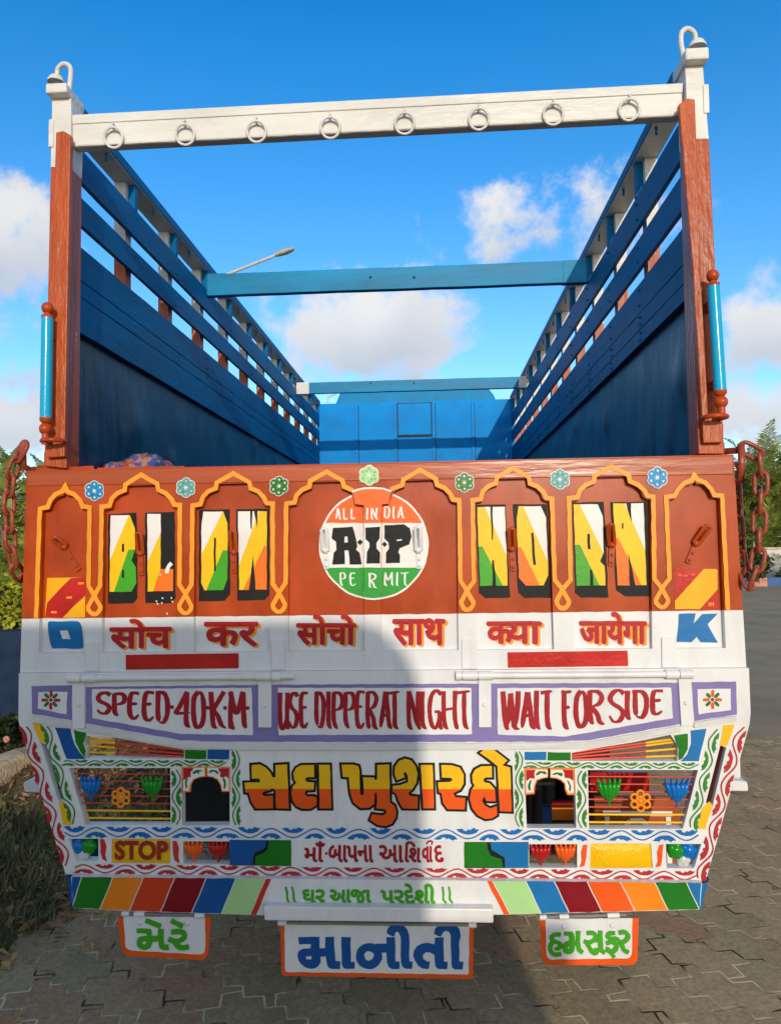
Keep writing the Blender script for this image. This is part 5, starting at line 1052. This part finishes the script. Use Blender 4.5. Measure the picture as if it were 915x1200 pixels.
PINKF = paint('pink_petals', (.55, .22, .18), .7, .1)
def frond(mb, base, az, el, length, droop, mat, nl=34, ll=.42, rnd=random):
    pts = []; d = Vector((math.cos(az)*math.cos(el), math.sin(az)*math.cos(el), math.sin(el))); p = Vector(base); n = 14
    for i in range(n+1):
        pts.append(p.copy()); p = p+d*(length/n); d = (d+Vector((0, 0, -droop/n*(.4+1.6*i/n)))).normalized()
    mb.tube(pts, [.016*(1-.8*i/n)+.003 for i in range(n+1)], mat, 4, caps=False)
    for k in range(nl):
        t = .14+.86*k/nl; f = t*n; i = min(n-1, int(f)); q = pts[i].lerp(pts[i+1], f-i); tg = (pts[i+1]-pts[i]).normalized(); sd = tg.cross(Vector((0, 0, 1)))
        if sd.length < .05: sd = Vector((1, 0, 0))
        sd.normalize(); up = sd.cross(tg); L2 = ll*math.sin(math.pi*min(1, .18+t*.85))**.7*rnd.uniform(.8, 1.15)
        for s_ in (-1, 1):
            dv = (sd*s_*1.0+tg*rnd.uniform(.55, .95)+up*rnd.uniform(.15, .45)).normalized(); e = q+dv*L2+Vector((0, 0, -L2*rnd.uniform(.12, .4))); md = q+dv*L2*.5; w = tg*.03
            mb.add([q-w*.6, q+w*.6, md+w, e, md-w], [(0, 1, 2, 4), (4, 2, 3)], mat)
def palm(name, loc, h, nst, nf, spread, mat, label, seed, group='palm clumps growing around the yard', fl=2.3):
    rnd = random.Random(seed); t = thing(name, label, 'palm', loc, group); tr = MB(); cr = MB()
    for s_ in range(nst):
        a = rnd.uniform(0, 6.28); r0 = rnd.uniform(.05, .35)*(nst > 1); b = Vector((math.cos(a)*r0, math.sin(a)*r0, 0)); lean = Vector((math.cos(a), math.sin(a), 0))*rnd.uniform(.1, spread)*(nst > 1); hh = h*rnd.uniform(.05, .52) if nst > 1 else h*.62
        pts = [b+lean*(k/6)**1.6+Vector((0, 0, hh*k/6)) for k in range(7)]; tr.tube(pts, [.05-.02*k/6 if nst > 1 else .16-.05*k/6 for k in range(7)], BARK, 8)
        for f in range(nf): frond(cr, pts[-1], rnd.uniform(0, 6.28), rnd.uniform(.25, 1.45), fl*rnd.uniform(.75, 1.1), rnd.uniform(.8, 1.7), mat, rnd=rnd, ll=.26*fl)
    tr.build('trunk', t); cr.build('crown', t); return t
g = lambda px, Y: PY(px, 700, Y).x
palm('palm_tree', (g(905, 29), 29, 0), 8.6, 13, 7, 1.1, PALMG, 'bright clump of feathery palms just right of the right chain', 1, fl=3.2)
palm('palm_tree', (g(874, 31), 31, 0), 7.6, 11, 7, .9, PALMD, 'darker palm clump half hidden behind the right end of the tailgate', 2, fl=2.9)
palm('palm_tree', (g(955, 30), 30, 0), 8.2, 12, 7, 1.0, PALMG, 'palm clump at the right edge of the photo behind the white wall', 3, fl=3.2)
palm('palm_tree', (g(18, 15), 15, 0), 6.0, 12, 7, .6, PALMG, 'feathery palm clump left of the left chain behind the hedge', 4, fl=2.0)
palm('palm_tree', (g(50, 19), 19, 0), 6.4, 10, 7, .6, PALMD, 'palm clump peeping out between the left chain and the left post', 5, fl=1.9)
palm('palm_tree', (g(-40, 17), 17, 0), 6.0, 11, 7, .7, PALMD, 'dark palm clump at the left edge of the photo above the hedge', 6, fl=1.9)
def leafblob(mb, c, r, n, mat, size, rnd):
    c = Vector(c)
    for _ in range(n):
        v = Vector((rnd.gauss(0, 1), rnd.gauss(0, 1), rnd.gauss(0, 1))).normalized()*rnd.uniform(.55, 1.02); p = c+Vector((v.x*r[0], v.y*r[1], v.z*r[2]))
        a = Vector((rnd.gauss(0, 1), rnd.gauss(0, 1), rnd.gauss(0, .8))).normalized(); b = a.cross(Vector((rnd.random(), rnd.random(), rnd.random()))).normalized(); s_ = size*rnd.uniform(.6, 1.3)
        mb.add([p-a*s_, p+b*s_*.45, p+a*s_, p-b*s_*.45], [(0, 1, 2, 3)], mat)
def bush(name, loc, r, n, mat, size, label, cat, seed, group=None, blobs=5):
    rnd = random.Random(seed); t = thing(name, label, cat, loc, group); mb = MB(); st = MB()
    for k in range(blobs):
        a = rnd.uniform(0, 6.28); q = (math.cos(a)*r*.5, math.sin(a)*r*.5, r*rnd.uniform(.45, 1.0)); leafblob(mb, q, (r*.6, r*.6, r*.5), n//blobs, mat, size, rnd); st.tube([(0, 0, 0), (q[0]*.5, q[1]*.5, q[2]*.6), q], [.03, .02, .008], BARK, 6)
    mb.build('foliage', t); st.build('stem', t); return t
bush('bush', (g(880, 25), 25.3, .0), .85, 2200, BUSH, .085, 'dark rounded bush behind the right chain above the painted kerb', 'bush', 11, 'bushes along the far kerb')
bush('bush', (g(862, 26), 26.2, .0), .9, 2200, BUSH, .085, 'dark bush at the right edge of the tailgate in front of the palms', 'bush', 12, 'bushes along the far kerb')
bush('bush', (g(925, 26), 25.6, .0), .6, 1500, BUSH, .08, 'low dark bush in front of the white wall', 'bush', 13, 'bushes along the far kerb')
rnd = random.Random(21); mb = MB()
for q in range(70):
    x = -75+q*2.6+rnd.uniform(-.9, .9); leafblob(mb, (x, 58+rnd.uniform(-3, 3), rnd.uniform(1.0, 1.9)), (2.0, 1.6, rnd.uniform(1.2, 2.0)), 330, BUSH, .26, rnd)
tag(mb.build('tree_line'), kind='stuff')
# painted kerb, white wall, fence on the far side of the road
mb = MB(); x = g(790, 25); i = 0; SALM = paint('salmon_kerb', (.56, .25, .17), .8, .15, .3, dirt=.2); KBLU = paint('blue_kerb', (.06, .13, .30), .8, .15, .3, dirt=.2); KWHT = paint('pale_kerb', (.62, .58, .53), .8, .1, .3, dirt=.2)
while x < 60: mb.box(x, x+.62, 24.7, 24.95, 0, .31, (SALM, KBLU)[i % 2]); x += .63; i += 1
tag(mb.build('painted_kerb'), 'kerb in alternating salmon and blue blocks across the road', 'kerb')
mb = MB(); mb.box(g(893, 27), 40, 27, 27.2, 0, 1.28, PLAST); mb.box(g(893, 27)-.05, 40, 26.95, 27.25, 1.28, 1.36, CONC); tag(mb.build('plastered_wall', None, .02), 'low white plastered wall behind the painted kerb on the right', 'wall')
t = thing('slat_fence', 'thin yellowish rail fence above the white wall on the right', 'fence', (0, 0, 0)); mb = MB()
for z in (1.55, 1.75, 1.95): mb.box(g(885, 28), 34, 28, 28.04, z, z+.05, paint('pale_fence', (.42, .38, .26), .8))
mb.build('rail', t); mb = MB()
for k in range(10): mb.box(g(885, 28)+k*2, g(885, 28)+k*2+.07, 28.05, 28.12, 0, 2.05, paint('pale_fence', (.42, .38, .26), .8))
mb.build('fence_post', t)
# verge on the left: planter wall, hedge, kerb, strip with leaves and grass
mb = MB(); mb.obox([(-9, 4.35, 0), (-2.35, 4.2, 0), (-9, 4.55, 0), (-2.35, 4.4, 0), (-9, 4.35, .84), (-2.35, 4.2, .93), (-9, 4.55, .84), (-2.35, 4.4, .93)], NAVY); tag(mb.build('planter_wall', None, .015), 'dark navy painted planter wall at the left behind the truck', 'wall')
t = thing('hedge', 'clipped yellow green hedge growing behind the navy planter wall', 'hedge', (0, 0, 0)); rnd = random.Random(5); mb = MB()
for _ in range(16000):
    x = rnd.uniform(-8, -2.25); face = rnd.random(); y = 4.62+rnd.uniform(0, 1.4) if face < .5 else 4.62+rnd.uniform(-.14, .15); z = 1.33+rnd.uniform(-.1, .06)+.05*math.sin(x*3.1)+.04*math.sin(y*5+x*7) if face < .5 else rnd.uniform(.75, 1.36)
    p = Vector((x, y, z)); a = Vector((rnd.gauss(0, 1), rnd.gauss(0, 1), rnd.gauss(0, .7))).normalized(); b = a.cross(Vector((rnd.random(), rnd.random(), rnd.random()))).normalized(); s_ = rnd.uniform(.022, .05)
    mb.add([p-a*s_, p+b*s_*.55, p+a*s_, p-b*s_*.55], [(0, 1, 2, 3)], HEDGE)
mb.build('foliage', t); mb = MB(); mb.box(-8, -2.3, 4.66, 5.9, .02, 1.25, BUSH); mb.build('inner_growth', t)
kx = lambda y: -3.35+.25*(y-.4)              # inner line of the kerb
ex = lambda y: -1.57+.29*(y-.62)             # edge of the paving
mb = MB(); mb.sheet([[Vector((-9, -3, .13)), Vector((kx(-3)-.1, -3, .13)), Vector((kx(4.3)-.1, 4.3, .13)), Vector((-9, 4.3, .13))]], SOIL); tag(mb.build('planting_bed'), kind='structure')
pr = random.Random(4)
for k, (px, py) in enumerate(((12, 878), (-14, 884), (2, 868), (24, 862))):
    q = PG(px, py, .13); bush('flowering_plant' if k == 0 else 'leafy_plant', (q.x, q.y, .13), (.21, .2, .17, .15, .22)[k], 420, BUSH, .028, ['leafy plant with a pink flower between the kerb and the navy wall', 'leafy plant left of the pink flowered one behind the kerb', 'small plant against the navy planter wall', 'smallest plant touching the left edge of the truck', 'last low plant beyond the left photo edge'][k], 'plant', 30+k, 'plants in the left planting bed')
fp = bpy.data.objects['flowering_plant']; mb = MB(); c0 = PY(9, 866, fp.location.y-.18)-fp.location
for k in range(7): a = k*.9; mb.ball(c0+Vector((math.cos(a)*.014, -.012, math.sin(a)*.014)), .013, PINKF, 8, (1, .6, 1))
mb.build('pink_flower', fp)
mb = MB(); n = 60; vs = []
for i in range(n+1):
    y = lerp(-3, 4.75, i/n); r1, r2, r3 = (random.uniform(-.014, .014) for _ in range(3)); x = kx(y)
    vs += [(x+r1, y, 0), (x+r1*.6-.012, y, .155+r2*.6), (x-.035, y, .175+r2), (x-.21+r3, y, .18+r3), (x-.235, y, .15), (x-.24, y, 0)]
mb.add(vs, [(6*i+a, 6*i+a+1, 6*i+7+a, 6*i+6+a) for i in range(n) for a in range(5)]+[tuple(range(6)), tuple(range(6*n, 6*n+6))], CONC)
tag(mb.build('stone_kerb'), 'weathered sandy kerb running along the planting bed at the left', 'kerb')
def vz(x, y):
    u = (ex(y)-x)/max(.2, ex(y)-kx(y)); return .0095+max(0, min(1, u*2.2))*(.045+.03*math.sin(x*5.3)*math.sin(y*6.1)+.018*math.sin(x*17+y*13))
mb = MB(); nx, ny = 46, 260; vs = []
for j in range(ny+1):
    y = lerp(-3, 5.4, j/ny)
    for i in range(nx+1):
        u = i/nx; x = lerp(ex(y)+.05*math.sin(y*5)+.03*math.sin(y*17)+.025*math.sin(y*41+1)+.02*math.sin(y*67), kx(y)+.02, u); vs.append((x, y, .0095 if i == 0 else vz(x, y)+random.uniform(0, .014)))
mb.add(vs, [(j*(nx+1)+i, j*(nx+1)+i+1, (j+1)*(nx+1)+i+1, (j+1)*(nx+1)+i) for j in range(ny) for i in range(nx)], SOIL, True); tag(mb.build('verge'), kind='structure')
rnd = random.Random(9); mb = MB()
for _ in range(16000):
    y = rnd.uniform(-.6, 3.3); u = rnd.uniform(-.01, .95); x = lerp(ex(y), kx(y), u)
    if y > 2.1 and rnd.random() < .75: continue
    if math.sin(x*4+1)*math.sin(y*3.3)+rnd.uniform(-.6, .6) < -.25: continue
    z = vz(x, y); h = rnd.uniform(.03, .10); a = rnd.uniform(0, 6.28); dx, dy = math.cos(a), math.sin(a); w = .0045; l = rnd.uniform(.4, 1.1)*h
    mb.add([(x-dy*w, y+dx*w, z), (x+dy*w, y-dx*w, z), (x+dx*l, y+dy*l, z+h)], [(0, 1, 2)], GRASS)
tag(mb.build('grass'), kind='stuff')
mb = MB()
for _ in range(5200):
    y = rnd.uniform(-.8, 4.6); 
    if y < 1.9 and rnd.random() < .6: continue
    u = rnd.uniform(-.02, 1) if rnd.random() > .10 else -abs(rnd.gauss(0, .13)); x = lerp(ex(y), kx(y), u)
    z = vz(x, y)+.012 if u > 0 else .013; a = rnd.uniform(0, 6.28); s_ = rnd.uniform(.014, .036); t1, t2 = rnd.uniform(-.6, .6), rnd.uniform(-.5, .5); ux = Vector((math.cos(a), math.sin(a), t1))*s_; uy = Vector((-math.sin(a), math.cos(a), t2))*s_*.5; p = Vector((x, y, z+abs(t1)*s_))
    mb.add([p-ux, p-uy+Vector((0, 0, .006)), p+ux, p+uy+Vector((0, 0, .006))], [(0, 1, 2, 3)], DRYL)
tag(mb.build('dry_leaves'), kind='stuff')
# street lamp beyond the truck
YS = 15.0; a = PY(345, 292, YS); b = PY(322, 299.5, YS); c = PY(232, 334, YS); POLE = paint('pole_grey', (.50, .49, .47), .5, .1)
t = thing('street_lamp', 'tall street lamp whose arm and head rise above the nearer cross beam', 'street lamp', (c.x, YS, 0)); off = Vector((c.x, YS, 0))
mb = MB(); mb.tube([(0, 0, 0), (0, 0, c.z-.5)], [.10, .055], POLE, 12); mb.build('pole', t)
mb = MB(); mb.tube([Vector((0, 0, c.z-.55)), Vector((.12, 0, c.z-.12)), Vector((.4, 0, c.z+.12)), b-off], .038, POLE, 10); mb.build('arm', t)
mb = MB(); d = (a-b).normalized(); s0 = b-off; u = Vector((0, 0, 1)); prof = [(0, .05, .05), (.12, .09, .07), (.30, .12, .085), (.45, .09, .05), (.50, .03, .02)]; vs = []
for (l, w, h) in prof:
    for k in range(12): an = 2*math.pi*k/12; vs.append(s0+d*l+Vector((0, math.cos(an)*w, math.sin(an)*h*(1 if math.sin(an) > 0 else .7))))
mb.add(vs, [(i*12+k, i*12+(k+1) % 12, (i+1)*12+(k+1) % 12, (i+1)*12+k) for i in range(4) for k in range(12)]+[tuple(range(12)), tuple(range(48, 60))], paint('lamp_housing', (.40, .38, .34), .5, .1), True); mb.build('lamp_head', t)
# unseen block added behind the camera, shaped to cast the lower left shade
HY = -6.0; tz = math.tan(EL)/math.cos(AZ); e0 = PY(493, 790, 0); z0 = PY(430, 727, 0).z; dxs = -HY*math.tan(AZ)
xe = e0.x+dxs; zt = z0-HY*tz; lx = PY(24, 700, 0).x-.1+dxs; zl = .62-HY*tz
t = thing('sun_blocker', 'unseen added hut behind the camera whose shade falls over the truck', 'blocker', (0, 0, 0))
mb = MB(); r = .22; pts = [(lx, 0), (xe, 0), (xe, zt-r*1.3)]+[(xe-r+r*math.cos(q), zt-r*1.3+r*1.3*math.sin(q)) for q in (.4, .8, 1.2)]+[(xe-r, zt), (lx, zt)]
mb.slab([[Vector((x, HY, z)) for x, z in pts]], Vector((0, -3, 0)), PLAST); mb.build('wall', t)
mb = MB(); mb.box(lx+1.0, lx+1.9, HY, HY+.02, 0, 2.05, BLUED); d_ = mb.build('blocker_door', t); mb = MB(); mb.ball((lx+1.8, HY+.05, 1.0), .03, GREYS); mb.build('blocker_handle', d_)  # door, handle and window are invented dressing on the added block
mb = MB(); mb.box(xe-1.5, xe-.5, HY, HY+.03, 1.0, 2.0, DARK); mb.build('blocker_window', t)
mb = MB(); mb.box(lx-5, lx-.01, HY-.2, HY, 0, zl, PLAST); tag(mb.build('low_sun_blocker', None, .02), 'unseen low wall added to shape the shade, running on from the hut behind the camera', 'wall')  # lower added block, its height set by where the shade ends
